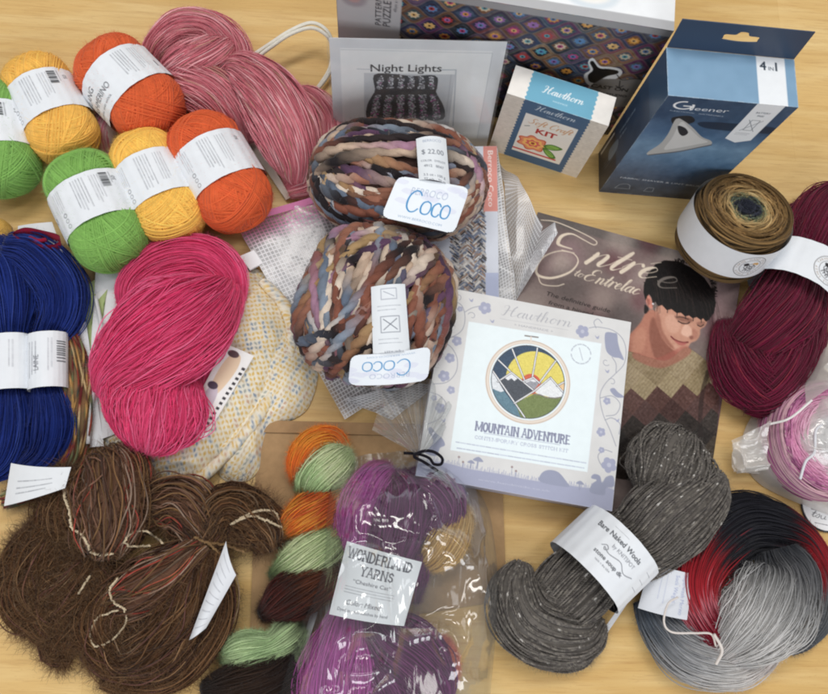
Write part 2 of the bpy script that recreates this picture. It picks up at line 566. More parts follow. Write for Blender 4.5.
    def span(s, t, p0, p1, size, col, **k):
        """text whose baseline runs from p0 to p1 (mm)"""
        p0, p1 = np.asarray(p0, float), np.asarray(p1, float)
        d = p1-p0
        return s.text(t, p0, size, col, ang=math.atan2(d[1], d[0]), fit=np.hypot(*d), **k)

    def pen(s, word, p0, p1, size, col, w=(.12, .03), shear=.35, alpha=1.0, table=None):
        """hand lettering: strokes of the SCRIPT table, thick where the pen moves down"""
        table = table or SCRIPT
        p0, p1 = np.asarray(p0, float), np.asarray(p1, float)
        adv = sum(table[ch][0] for ch in word)
        d = p1-p0; Lx = np.hypot(*d); e = d/Lx; n = np.array([e[1], -e[0]])
        sx = Lx/adv
        x = 0.0
        for ch in word:
            a, strokes = table[ch]
            for st in strokes:
                q = spline(np.array(st, float), max(14, 7*len(st)), False) if len(st) > 2 else np.array(st, float)
                dq = np.gradient(q, axis=0)
                dn = np.clip(-dq[:, 1]/(np.hypot(dq[:, 0], dq[:, 1])+1e-9), 0, 1)
                wd = (w[1]+(w[0]-w[1])*dn**1.5)*size
                if len(wd) > 5: wd = np.convolve(np.pad(wd, 2, 'edge'), np.ones(5)/5, 'valid')
                X = (x+q[:, 0])*sx+q[:, 1]*shear*size
                pts = p0+X[:, None]*e+(q[:, 1]*size)[:, None]*n
                s.stroke(pts, wd, col, alpha)
            x += a
        return s

    def lines(s, p0, p1, n, gap, size, col, alpha=.8, seed=0, ragged=.25):
        """paragraph of print too small to read: rows of short worn dashes"""
        g = np.random.default_rng(seed)
        p0, p1 = np.asarray(p0, float), np.asarray(p1, float)
        d = p1-p0; L = np.hypot(*d); e = d/L; nn = np.array([-e[1], e[0]])
        for k in range(n):
            x = 0.0; end = L*(1-g.uniform(0, ragged))
            while x < end:
                w = g.uniform(1.2, 4.2)*size
                a = p0+e*x+nn*gap*k
                s.stroke([a, a+e*min(w, end-x)], size*.55, col, alpha*g.uniform(.55, 1))
                x += w+.7*size
        return s

    def noise(s, amp, cell=6.0, seed=0, tint=(1, 1, 1)):
        g = np.random.default_rng(seed)
        h, w = int(s.h/cell)+3, int(s.w/cell)+3
        G = g.normal(0, 1, (h, w))
        yi, xi = s.Y/cell, s.X/cell
        y0, x0 = yi.astype(int), xi.astype(int); fy, fx = yi-y0, xi-x0
        fy = fy*fy*(3-2*fy); fx = fx*fx*(3-2*fx)
        v = G[y0, x0]*(1-fy)*(1-fx)+G[y0+1, x0]*fy*(1-fx)+G[y0, x0+1]*(1-fy)*fx+G[y0+1, x0+1]*fy*fx
        s.img += amp*v[..., None]*np.asarray(tint)
        return s

    def soft(s, k=1):
        for _ in range(k):
            p = np.pad(s.img, ((1, 1), (1, 1), (0, 0)), 'edge')
            s.img = (p[:-2, 1:-1]+p[2:, 1:-1]+p[1:-1, :-2]+p[1:-1, 2:]+4*p[1:-1, 1:-1])/8
        return s

    def sample(s, x, y):
        xi = np.clip(x/s.dx, 0, s.nx-1.001); yi = np.clip(y/s.dy, 0, s.ny-1.001)
        x0, y0 = xi.astype(int), yi.astype(int); fx, fy = (xi-x0)[..., None], (yi-y0)[..., None]
        I = s.img
        return I[y0, x0]*(1-fx)*(1-fy)+I[y0, x0+1]*fx*(1-fy)+I[y0+1, x0]*(1-fx)*fy+I[y0+1, x0+1]*fx*fy

    def lay(s, acc, fn=None, flip=False, gain=1.05):
        """put the sheet into a mesh; fn(X mm, Y mm) -> world points, default its own flat plane"""
        if fn is None:
            V = s.O+(s.X[..., None]*s.ex+s.Y[..., None]*s.ey)/1000
        else: V = fn(s.X, s.Y)
        idx = np.arange(s.nx*s.ny).reshape(s.ny, s.nx)
        F = np.stack([idx[:-1, :-1], idx[1:, :-1], idx[1:, 1:], idx[:-1, 1:]], -1).reshape(-1, 4)
        if flip: F = F[:, ::-1]
        acc.add(V, F, lin(np.clip(s.img, 0, 255), gain).reshape(-1, 3), np.stack([s.X, s.Y], -1)/1000)
        return acc


# hand lettering; each glyph: advance, list of pen strokes in units of the small-letter height (capitals reach 2)
SCRIPT = {
    ' ': (.6, []),
    'a': (1.0, [[(.75, .85), (.5, 1), (.2, .75), (.12, .3), (.35, .02), (.65, .35), (.78, .95)], [(.8, 1), (.72, .4), (.82, .03), (1.05, .3)]]),
    'c': (.8, [[(.68, .8), (.5, 1), (.22, .75), (.14, .3), (.38, 0), (.85, .35)]]),
    'e': (.8, [[(.05, .35), (.45, .5), (.62, .8), (.42, 1), (.18, .7), (.15, .25), (.4, 0), (.85, .35)]]),
    'é': (.8, [[(.05, .35), (.45, .5), (.62, .8), (.42, 1), (.18, .7), (.15, .25), (.4, 0), (.85, .35)], [(.1, 1.2), (.4, 1.5)]]),
    'f': (.6, [[(.75, 1.85), (.55, 2.05), (.35, 1.7), (.25, .8), (.12, -.5), (-.1, -.75)], [(.02, .95), (.65, 1)]]),
    'h': (1.05, [[(.1, .3), (.4, 1.3), (.42, 2), (.25, 1.9), (.18, 1), (.14, 0)], [(.15, .3), (.42, .85), (.65, .95), (.7, .6), (.65, .1), (.82, .0), (1.1, .35)]]),
    'k': (.95, [[(.1, .3), (.4, 1.4), (.4, 2), (.22, 1.8), (.16, 0)], [(.7, .95), (.2, .5), (.6, .1), (.95, .25)]]),
    'l': (.5, [[(.05, .35), (.4, 1.4), (.42, 2), (.24, 1.9), (.17, .9), (.2, .1), (.35, 0), (.55, .35)]]),
    'n': (1.0, [[(.05, .7), (.15, .98), (.18, .5), (.14, 0)], [(.16, .35), (.4, .9), (.62, .95), (.66, .5), (.64, .1), (.8, 0), (1.05, .35)]]),
    'o': (.9, [[(.6, .9), (.42, 1), (.15, .65), (.2, .1), (.48, .02), (.72, .45), (.6, .9), (.75, .8), (.95, .85)]]),
    'r': (.75, [[(.0, .4), (.2, 1), (.22, .5), (.17, 0)], [(.18, .4), (.38, .9), (.6, 1), (.68, .88)]]),
    's': (.7, [[(0, .3), (.4, 1.05), (.55, .5), (.35, 0), (.1, .15)]]),
    't': (.6, [[(.05, .35), (.36, 1.7), (.24, .5), (.25, .08), (.4, 0), (.65, .35)], [(0, 1.05), (.62, 1.1)]]),
    'w': (1.25, [[(.0, .75), (.12, .98), (.14, .3), (.3, 0), (.55, .4), (.65, 1)], [(.66, 1), (.62, .3), (.78, 0), (1.02, .45), (1.05, .95), (1.3, .85)]]),
    'i': (.45, [[(.05, .35), (.22, 1), (.16, .3), (.2, .05), (.45, .35)], [(.27, 1.4), (.29, 1.45)]]),
    'H': (1.9, [[(.15, 1.5), (.05, 1.8), (.3, 2.0), (.6, 1.8), (.58, 1), (.45, .1), (.2, 0), (.1, .2)], [(1.5, 2), (1.28, 1.5), (1.2, .6), (1.3, .05), (1.6, .1), (1.9, .4)], [(.3, .85), (.7, 1.1), (1.3, 1.05), (1.45, 1.2)]]),
    'E': (1.6, [[(1.35, 1.75), (1.15, 2.05), (.7, 1.95), (.5, 1.55), (.65, 1.15), (1.0, 1.1)], [(1.0, 1.1), (.5, 1.0), (.15, .6), (.3, .08), (.8, 0), (1.3, .4)]]),
    'S': (1.4, [[(1.3, 1.7), (1.1, 2.05), (.7, 1.9), (.6, 1.4), (.95, .9), (.95, .3), (.5, 0), (.1, .3)]]),
    'C': (1.5, [[(1.25, 1.5), (1.2, 1.95), (.8, 2.0), (.35, 1.4), (.25, .6), (.6, 0), (1.2, .4)]]),
}
# plain thin capitals for rounded logotypes: same layout, upright
# ------------------------------------------------------------------ camera, air, lamps, table
cam = bpy.data.cameras.new('camera'); camo = bpy.data.objects.new('camera', cam); COL.objects.link(camo)
camo.matrix_world = Matrix.Translation(CAM) @ Matrix(CR.tolist()).to_4x4()
cam.sensor_width = 36; cam.lens = 36*CF/828; cam.clip_start = .02; cam.clip_end = 60
SC.camera = camo
SC.render.engine = 'CYCLES'
SC.cycles.use_denoising = True
SC.cycles.filter_width = 2.0
SC.cycles.max_bounces = 8; SC.cycles.transparent_max_bounces = 16
SC.cycles.caustics_reflective = False; SC.cycles.caustics_refractive = False
SC.view_settings.view_transform = 'Standard'; SC.view_settings.look = 'None'; SC.view_settings.exposure = -.10; SC.view_settings.gamma = 1

wd = bpy.data.worlds.new('World'); SC.world = wd; wd.use_nodes = True
wb = wd.node_tree.nodes['Background']; wb.inputs[0].default_value = (.93, .96, 1.0, 1); wb.inputs[1].default_value = .37


def lamp(name, loc, target, sx, sy, power, col):
    l = bpy.data.lights.new(name, 'AREA'); l.shape = 'RECTANGLE'; l.size = sx; l.size_y = sy; l.energy = power; l.color = col
    o = bpy.data.objects.new(name, l); COL.objects.link(o); o.location = loc
    o.rotation_euler = (Vector(target)-Vector(loc)).to_track_quat('-Z', 'Y').to_euler()


# fluorescent ceiling panels of the room, beyond and behind the table
lamp('ceiling_lamp', (-.15, .95, 1.9), (0.05, .2, 0), 1.2, .3, 15.5, (1.0, .97, .92))
lamp('ceiling_lamp', (.75, .5, 1.9), (0.1, .2, 0), .3, 1.2, 8, (1.0, .97, .93))
lamp('ceiling_lamp', (-1.0, .1, 1.9), (0, .15, 0), .5, 1.2, 5, (.97, .98, 1.0))
# fill lamp added behind the camera to brighten the upright faces
lamp('front_fill_lamp', (.15, -1.9, 1.25), (.05, .2, 0), 1.5, 1.0, 26, (.95, .97, 1.0))

# table: pale beech boards, grain running across the picture
tm, nt, N, L, p = nodes_of('beech table top')
tc = N.new('ShaderNodeTexCoord')
mp = N.new('ShaderNodeMapping'); mp.inputs['Rotation'].default_value = (0, 0, math.radians(1.5)); L.new(tc.outputs['Object'], mp.inputs['Vector'])
br = N.new('ShaderNodeTexBrick')
br.inputs['Color1'].default_value = (*lin((218, 181, 118)), 1); br.inputs['Color2'].default_value = (*lin((208, 170, 106)), 1)
br.inputs['Mortar'].default_value = (*lin((206, 166, 102)), 1)
br.inputs['Scale'].default_value = 1; br.inputs['Brick Width'].default_value = .62; br.inputs['Row Height'].default_value = .064
br.inputs['Mortar Size'].default_value = .0004; br.inputs['Mortar Smooth'].default_value = .4; br.inputs['Bias'].default_value = -.1; br.offset = .37; br.squash = 1
L.new(mp.outputs[0], br.inputs['Vector'])


def stretched(sx, sy, scale, detail, dist=0.0):
    m2 = N.new('ShaderNodeMapping'); m2.inputs['Scale'].default_value = (sx, sy, 1); L.new(mp.outputs[0], m2.inputs['Vector'])
    nz = N.new('ShaderNodeTexNoise'); nz.inputs['Scale'].default_value = scale; nz.inputs['Detail'].default_value = detail; nz.inputs['Distortion'].default_value = dist
    L.new(m2.outputs[0], nz.inputs['Vector'])
    return nz.outputs['Fac']


def over(base, fac, lo, hi, amount, dark):
    mr = N.new('ShaderNodeMapRange'); mr.inputs['From Min'].default_value = lo; mr.inputs['From Max'].default_value = hi
    mr.inputs['To Max'].default_value = amount; L.new(fac, mr.inputs['Value'])
    mx = N.new('ShaderNodeMix'); mx.data_type = 'RGBA'; mx.inputs['B'].default_value = (*lin(dark), 1)
    L.new(mr.outputs[0], mx.inputs['Factor']); L.new(base, mx.inputs['A'])
    return mx.outputs['Result']


c = br.outputs['Color']
c = over(c, stretched(1, 9, 6, 3, .6), .42, .72, .7, (232, 203, 145))
c = over(c, stretched(.8, 16, 14, 5, .4), .5, .76, .55, (192, 150, 92))
c = over(c, stretched(2.2, 40, 24, 4), .53, .75, .45, (180, 136, 82))
c = over(c, stretched(9, 60, 26, 2), .66, .74, .30, (160, 112, 62))
L.new(c, p.inputs['Base Color'])
p.inputs['Roughness'].default_value = .42; p.inputs['Specular IOR Level'].default_value = .35
rb = stretched(1, 25, 40, 3)
bp = N.new('ShaderNodeBump'); bp.inputs['Strength'].default_value = .06; bp.inputs['Distance'].default_value = .001
L.new(rb, bp.inputs['Height']); L.new(bp.outputs[0], p.inputs['Normal'])
a = Acc()
a.add([(-.9, -.55, 0), (.95, -.55, 0), (.95, 1.0, 0), (-.9, 1.0, 0)], [[0, 1, 2, 3]], (.6, .45, .25))
for q in ([(-.9, -.55, 0), (-.9, -.55, -.03), (.95, -.55, -.03), (.95, -.55, 0)], [(.95, -.55, 0), (.95, -.55, -.03), (.95, 1, -.03), (.95, 1, 0)],
          [(.95, 1, 0), (.95, 1, -.03), (-.9, 1, -.03), (-.9, 1, 0)], [(-.9, 1, 0), (-.9, 1, -.03), (-.9, -.55, -.03), (-.9, -.55, 0)]):
    a.add(q, [[0, 1, 2, 3]], (.6, .45, .25))
tag(a.build('table_top', tm, smooth=False), kind='structure')
# ------------------------------------------------------------------ boxes, card, book
def face(O, ex, ey, w, h, res, bg):
    return Sheet(w, h, res, bg, O, unit(ex), unit(ey))


def upright(P0, P1, depth, h):
    """upright box from its front foot line P0->P1 (2D); returns corners and unit axes"""
    P0 = np.array([*P0, 0.]); P1 = np.array([*P1, 0.])
    ex = unit(P1-P0); ed = np.array([-ex[1], ex[0], 0]); w = np.linalg.norm(P1-P0)
    return P0, ex, ed, w, h, depth


DOWN = np.array([0, 0, -1.]); UPZ = np.array([0, 0, 1.])


def worn(*sheets):
    """paper showing along the rubbed edges of a carton"""
    for s in sheets:
        for a_, b_ in (((0, 0), (s.w, 0)), ((s.w, 0), (s.w, s.h)), ((s.w, s.h), (0, s.h)), ((0, s.h), (0, 0))):
            a_, b_ = np.array(a_, float), np.array(b_, float); n_ = 26
            for k in range(n_):
                s.stroke([a_+(b_-a_)*k/n_, a_+(b_-a_)*(k+1)/n_], .9, (226, 224, 220), rng.uniform(.05, .6)**1.5)


def box_faces(P0, ex, ed, w, h, d, res, bg):
    """front, top, left, right sheets of an upright box"""
    t = UPZ*h
    fr = face(P0+t, ex, DOWN, w*1000, h*1000, res, bg)
    tp = face(P0+t+ed*d, ex, -ed, w*1000, d*1000, res, bg)
    lf = face(P0+t+ed*d, -ed, DOWN, d*1000, h*1000, res*1.5, bg)
    rt = face(P0+t+ex*w, ed, DOWN, d*1000, h*1000, res*2, bg)
    return fr, tp, lf, rt


# ---- puzzle box at the back
PZ = upright((-.0287, .398), (.2315, .3644), .055, .15)
fr, tp, lf, rt = box_faces(*PZ, .75, (58, 58, 66))
g = np.random.default_rng(5)
pal = [(86, 62, 84), (112, 52, 92), (40, 52, 84), (66, 84, 108), (120, 84, 60), (38, 38, 46), (90, 92, 100), (136, 70, 74), (60, 80, 84), (150, 120, 88), (100, 84, 110), (48, 46, 70)]
bright = [(186, 66, 116), (214, 150, 70), (92, 132, 178), (208, 188, 160), (176, 60, 60), (150, 104, 170), (220, 176, 110), (90, 160, 170)]
fr.noise(5, 5, 3)
cw, chh = 27.0, 19.5


def ogee(cx, cy, k):
    x = np.linspace(-1, 1, 21); y = (1+np.cos(math.pi*x))/2
    return np.concatenate([np.stack([cx+x*cw/2*k, cy-y*chh/2*k], 1), np.stack([cx+x[::-1]*cw/2*k, cy+y[::-1]*chh/2*k], 1)])


for r in range(-1, 18):
    for q in range(-1, 10):
        cx = 62+q*cw+(cw/2 if r % 2 else 0); cy = 8+r*chh*.5
        if cx < 48 or cy > 160: continue
        a1, a2 = np.array(pal[g.integers(len(pal))], float), pal[g.integers(len(pal))]
        b1, b2 = bright[g.integers(len(bright))], bright[g.integers(len(bright))]
        fr.poly(ogee(cx, cy, 1.0), a1*.6+np.array((130, 120, 112))*.4)
        fr.poly(ogee(cx, cy, .90), a1*.8); fr.poly(ogee(cx, cy, .78), a1*.6+np.array(pal[g.integers(len(pal))])*.5)
        fr.poly(ogee(cx, cy, .64), a2)
        k = 8
        fl = [(cx+math.cos(2*math.pi*i/(2*k))*(5.4 if i % 2 else 3.8), cy+math.sin(2*math.pi*i/(2*k))*(4.0 if i % 2 else 2.8)) for i in range(2*k)]
        fr.poly(fl, b1)
        fr.disc((cx, cy), 2.4, b2, 1.9); fr.disc((cx, cy), .9, (40, 30, 40))
fr.img = fr.img*.94+3
fr.noise(6, 2.5, 8)
fr.rect(0, 0, 52, 150, (176, 174, 176))
fr.disc((14, 20), 10, (150, 142, 148), 9, soft=2); fr.disc((14, 20), 5, (170, 140, 140), 4.5, soft=1)
fr.text('PATTERNS', (36, 46), 5.2, (40, 40, 44), ang=-math.pi/2, fit=36)
fr.text('PUZZLE', (43.5, 46), 6.4, (40, 40, 44), ang=-math.pi/2, fit=29)
fr.text('49cm x 48cm', (48.5, 28), 3, (80, 80, 84), ang=-math.pi/2)
fr.rect(30, 3, 9, 12, (232, 232, 232)); fr.text('2001', (36, 14), 3, (60, 60, 60), ang=-math.pi/2)
fr.rect(0, 0, 263, 7.5, (150, 150, 152))
# shop sticker with a sheep
T = fr.P
out = T([(573, 131), (590, 93), (596, 80), (590, 75), (586, 67), (592, 60), (598, 64), (607, 68), (616, 69), (620, 73), (614, 78), (620, 90), (640, 80), (640, 131)])
fr.blob(T([(587, 84), (584, 75), (590, 70), (588, 62), (593, 58), (600, 66), (610, 67), (620, 69), (622, 74), (614, 80), (604, 82), (598, 88)]), (214, 214, 214))
fr.poly(T([(596, 79), (647, 79), (647, 107), (582, 107), (584, 96)]), (128, 124, 120))
fr.stroke(T([(580, 108), (590, 86), (597, 79)]), 1.0, (214, 214, 214))
fr.blob(T([(589, 81), (588, 75), (593, 70), (590, 63), (593, 61), (599, 68), (609, 69), (618, 71), (617, 74), (608, 76), (600, 80), (594, 83)]), (14, 14, 16))
fr.stroke(T([(617, 75), (622, 80), (634, 79), (645, 80)]), .7, (20, 20, 22), smooth=20)
fr.stroke(T([(620, 81), (619, 88), (616, 86)]), .8, (20, 20, 22)); fr.stroke(T([(619, 88), (623, 86)]), .8, (20, 20, 22))
fr.span('CAST ON', fr.p(590.5, 87), fr.p(627, 92), 4.6, (12, 12, 14), bold=.02)
fr.span('YARN STUDIO', fr.p(588, 92.5), fr.p(626, 97.5), 3.0, (12, 12, 14), bold=.02)
tp.img[:] = (236, 238, 240); tp.noise(3, 12, 4)
for k, (x, y) in enumerate([(150, 20), (196, 34), (230, 12), (100, 30)]):
    tp.disc((x, y), 22, (214, 222, 228), 13, soft=1.5); tp.disc((x, y), 15, (238, 236, 232), 8, soft=1.5); tp.disc((x, y), 7, (224, 216, 206), 4, soft=1.5)
tp.rect(0, 46.5, 263, 9, (176, 176, 178))
rt.img[:] = (70, 66, 74); lf.img[:] = (140, 138, 140)
A = Acc()
fr.lay(A); tp.lay(A); lf.lay(A); rt.lay(A)
P0, ex, ed, w, h, d = PZ
A.add([P0+ed*d, P0+ed*d+UPZ*h, P0+ed*d+ex*w+UPZ*h, P0+ed*d+ex*w], [[0, 1, 2, 3]], lin((70, 66, 74)))
t = thing('puzzle_box', 'wide jigsaw box with dark rows of crochet motifs, standing behind the other boxes', 'puzzle box', P0+ex*w/2+ed*d/2)
A.build('box', M_GLOSS, t)

# ---- dark blue box with hanging tab
GL = upright((.2183, .3031), (.3176, .2976), .041, .157)
fr, tp, lf, rt = box_faces(*GL, .5, (30, 48, 70))
H_, W_ = fr.h, fr.w
# photograph printed on the front: dusk water and a shaving head of pale plastic
for y in np.linspace(0, H_, 60):
    f = y/H_
    c = np.interp(f, [0, .16, .3, .42, .55, .75, 1], range(7))
    ramp = np.array([(52, 74, 100), (56, 80, 108), (72, 102, 134), (110, 142, 170), (92, 124, 154), (56, 80, 108), (50, 60, 76)], float)
    i = int(min(c, 5)); cc = ramp[i]*(1-(c-i))+ramp[i+1]*(c-i)
    fr.rect(0, y-1.6, W_, 4.2, cc)
fr.soft(6)
fr.noise(5, 9, 2); fr.noise(3, 3, 6)
q = fr.P
fr.blob(q([(700, 122), (740, 124), (775, 128), (778, 134), (740, 132), (705, 128)]), (22, 36, 54), .7)
fr.blob(q([(672, 118), (690, 116), (694, 122), (676, 126)]), (30, 34, 40))
fr.blob(q([(676, 119), (684, 121), (693, 128), (702, 137), (711, 141), (710, 145), (690, 149), (665, 153), (648, 155), (648, 152), (660, 144), (668, 134)]), (176, 176, 174))
fr.blob(q([(681, 122), (689, 128), (700, 138), (708, 142), (694, 145), (672, 149), (664, 149), (672, 138)]), (202, 202, 200))
fr.stroke(q([(649, 155), (680, 151.5), (711, 145)]), 1.6, (96, 98, 102))
fr.blob(q([(678, 126), (685, 128), (688, 133), (683, 136), (679, 133)]), (34, 36, 42))
# logotype
fr.disc(fr.p(684, 105.5), 7.2, (238, 240, 244), 4.6, ring=1.3)
fr.rect(*(fr.p(689, 101)), 7, 4.0, ramp[0]); fr.stroke(q([(684, 106), (691, 106.5), (690.5, 110)]), 1.3, (238, 240, 244))
fr.span('leener', fr.p(691, 110.2), fr.p(727.5, 113), 4.9, (238, 240, 244), bold=-.004)
fr.span('FUNCTIONAL   SUSTAINABLE', fr.p(669.5, 111), fr.p(723, 117), 1.3, (214, 220, 228))
fr.span('FABRIC SHAVER & LINT BRUSH', fr.p(620, 178), fr.p(703, 187.5), 2.6, (206, 212, 220))
for cc, s in (((624, 186), 1), ((650, 189), .6)):
    c0 = fr.p(*cc)
    fr.stroke([c0+(-7*s, 5), c0+(-5*s, -2), c0+(-2, -4*s), c0+(2, -4*s), c0+(5*s, -2), c0+(7*s, 5), c0+(-7*s, 5)], .5, (150, 160, 172))
fr.span('SWEATERS', fr.p(617, 193), fr.p(632, 194), 1.3, (140, 150, 160)); fr.span('UPHOLSTERY', fr.p(640, 195), fr.p(662, 196), 1.3, (120, 130, 140))
tp.img[:] = (124, 158, 186)
tp.noise(2, 8, 4)
# white strip folded over the edge: 4 in 1 above, battery free below (the square code is left out)
x0, x1 = tp.p(757.5, 80)[0], tp.p(786, 80)[0]
tp.rect(x0, 0, x1-x0, 60, (232, 235, 238))
tp.text('4', (x0+2.4, 11.5), 7.5, (40, 52, 66), bold=.02); tp.text('IN', (x0+9.3, 11.5), 3.2, (40, 52, 66)); tp.text('1', (x0+14.6, 11.5), 7.5, (40, 52, 66), bold=.02)
xa, xb = fr.p(757.5, 104)[0], fr.p(786, 106)[0]
yb = fr.p(740, 141)[1]
fr.poly([(xa, 0), (xb, 0), (xb, yb-2), ((xa+xb)/2, yb+3), (xa, yb-2)], (226, 230, 234))
mx = (xa+xb)/2
fr.text('BATTERY', (mx, 12), 2.0, (60, 70, 84), anchor='c'); fr.text('FREE', (mx, 16), 2.0, (60, 70, 84), anchor='c')
fr.stroke([(mx-3.2, 21), (mx+3.2, 21), (mx+3.2, 35), (mx-3.2, 35)], .4, (90, 98, 108), closed=True)
fr.stroke([(mx-5.5, 21), (mx+5.5, 36)], .4, (90, 98, 108)); fr.stroke([(mx+5.5, 21), (mx-5.5, 36)], .4, (90, 98, 108))
fr.lines((xa+4, 39.5), (xb-4, 39.5), 2, 2, .9, (90, 98, 108))
lf.img[:] = (44, 66, 92); lf.noise(3, 8, 3)
lf.rect(0, 0, 41, 34, (52, 78, 106)); lf.rect(0, 110, 41, 60, (30, 42, 60))
lf.text('POWERFUL FABRIC SHAVER', (13, 100), 2.2, (190, 202, 214), ang=-math.pi/2); lf.text('LINT BRUSH', (18, 100), 2.2, (190, 202, 214), ang=-math.pi/2)
lf.blob([(16, 104), (24, 108), (24, 128), (14, 126)], (110, 130, 150)); lf.rect(4, 112, 2.2, 38, (200, 200, 200))
lf.lines((26, 118), (26, 145), 3, 3, .9, (150, 164, 178))
rt.img[:] = (34, 52, 76)
worn(fr, tp, lf)
A = Acc(); fr.lay(A); tp.lay(A); lf.lay(A); rt.lay(A)
P0, ex, ed, w, h, d = GL
A.add([P0+ed*d, P0+ed*d+UPZ*h, P0+ed*d+ex*w+UPZ*h, P0+ed*d+ex*w], [[0, 1, 2, 3]], lin((34, 52, 76)))
t = thing('blue_gift_box', 'tall dark blue carton with a hanging tab and white strip reading 4 in 1', 'carton', P0+ex*w/2+ed*d/2)
A.build('carton', M_GLOSS, t)
# hanging tab: two thin walls with a slot cut through
tb = Acc(); th, tl = .0008, .0265
lean = unit(UPZ+.12*ed)
B0 = P0+ed*(d-.0002)+UPZ*(h+.0004)
slot = [(x, y) for x, y in [(-.013, 0), (-.013, .0032), (-.005, .0038), (-.003, .0065), (.003, .0065), (.005, .0038), (.013, .0032), (.013, 0), (.013, -.0015), (0, -.0025), (-.013, -.0015)]]
nS = 44
ang = np.linspace(0, 2*math.pi, nS, endpoint=False)
sl = spline([(x, y) for x, y in slot], nS, True)
ctr = np.array([w*.5, tl*.52])
inner = sl+ctr
dirs = inner-ctr
# outer rectangle point along the same ray
outer = []
for dx, dy in dirs:
    k = min((w*.5-.0005)/abs(dx) if dx else 9e9, (tl*.48 if dy > 0 else tl*.52)/abs(dy) if dy else 9e9)
    outer.append(ctr+np.array([dx, dy])*k)
outer = np.array(outer)
for c in [(0.0005, 0), (w-.0005, 0), (w-.0005, tl), (.0005, tl)]:
    outer[np.argmin(np.linalg.norm(outer-np.array(c), axis=1))] = c
k = np.arange(nS); k1 = (k+1) % nS
for o, fl in ((0, 0), (th, 1)):
    v = np.concatenate([outer, inner]); V = B0+v[:, :1]*ex+v[:, 1:2]*lean+ed*o
    f = np.stack([k, k1, k1+nS, k+nS], 1)
    tb.add(V, f[:, ::-1] if fl else f, lin((48, 62, 84)))
for ring in (outer, inner):
    V = np.concatenate([B0+ring[:, :1]*ex+ring[:, 1:2]*lean, B0+ring[:, :1]*ex+ring[:, 1:2]*lean+ed*th])
    tb.add(V, np.stack([k, k1, k1+nS, k+nS], 1), lin((60, 74, 96)))
tb.build('hanging_tab', M_GLOSS, t, smooth=False)

# ---- small craft kit box
KT = upright((.1126, .3441), (.1972, .3171), .0285, .091)
fr, tp, lf, rt = box_faces(*KT, .45, (206, 198, 186))
W_, H_ = fr.w, fr.h
for k in range(34): fr.stroke([(0, 2+k*2.7+rng.uniform(-.2, .2)), (W_, 2+k*2.7)], .35, (184, 172, 158), .55)
fr.noise(4, 2.2, 3)
blue = (64, 94, 124)


def scallop(S, x0, x1, y0, y1, c, step=2.2, dep=1.3):
    L = []; n = int((y1-y0)/step)
    for i in range(n+1): L.append((x0+(dep if i % 2 else 0), y0+(y1-y0)*i/n))
    for i in range(n, -1, -1): L.append((x1-(dep if i % 2 else 0), y0+(y1-y0)*i/n))
    S.poly(L, c)


scallop(fr, 15, 74, -1, H_+1, blue)
fr.pen('Hawthorn', (26, 9.5), (62, 9.5), 3.2, (232, 238, 242), w=(.2, .08))
fr.text('HANDMADE', (44.5, 14), 1.6, (190, 206, 220), anchor='c')
fr.rect(21, 17.5, 47, 61, (226, 222, 214))
fr.pen('Soft Craft', (25, 30), (64, 29), 3.8, (196, 142, 96), w=(.24, .1))
fr.text('KIT', (44.5, 41.5), 7.5, (168, 40, 44), anchor='c', bold=.03, xs=1.25)
fr.stroke([(24, 36), (28, 34)], .7, (60, 66, 76)); fr.rect(21, 72.5, 42, 2.2, (196, 60, 60))
fc = np.array((37.0, 58.5))
for rr, col, kk in ((14, (196, 88, 66), .12), (12.4, (226, 140, 104), .12), (9.5, (240, 186, 110), .10), (6.4, (214, 96, 96), .16), (3.6, (244, 200, 90), .1)):
    fr.poly([fc+np.array((math.cos(a), math.sin(a)*.78))*rr*(1+kk*math.cos(7*a)) for a in np.linspace(0, 6.283, 90)], col)
fr.disc(fc, 1.8, (150, 52, 60))
for lf_ in ([(47, 56), (54, 51), (64, 53), (58, 59), (50, 60)], [(47, 60), (55, 62), (62, 70), (58, 73), (51, 68)]):
    fr.blob(lf_, (70, 120, 52)); fr.blob([np.mean(lf_, 0)+(np.array(q)-np.mean(lf_, 0))*.7 for q in lf_], (132, 176, 82)); fr.stroke([lf_[0], np.mean(lf_, 0)+(3, 1)], .5, (60, 100, 44))
tp.img[:] = (238, 234, 228); tp.noise(2, 4, 2)
scallop(tp, 15, 74, -1, 40, (110, 172, 198))
tp.pen('Hawthorn', (27, 17), (63, 17), 3.6, (246, 250, 252), w=(.24, .1))
tp.text('HANDMADE', (45, 23), 1.7, (214, 232, 240), anchor='c')
lf.img[:] = (214, 206, 196); rt.img[:] = (206, 198, 186)
worn(fr, tp, lf)
A = Acc(); fr.lay(A); tp.lay(A); lf.lay(A); rt.lay(A)
P0, ex, ed, w, h, d = KT
A.add([P0+ed*d, P0+ed*d+UPZ*h, P0+ed*d+ex*w+UPZ*h, P0+ed*d+ex*w], [[0, 1, 2, 3]], lin((206, 198, 186)))
t = thing('craft_kit_box', 'small upright cream box with a blue scalloped band and a flower, reading Soft Craft Kit', 'kit box', P0+ex*w/2+ed*d/2)
A.build('carton', M_CARD, t)

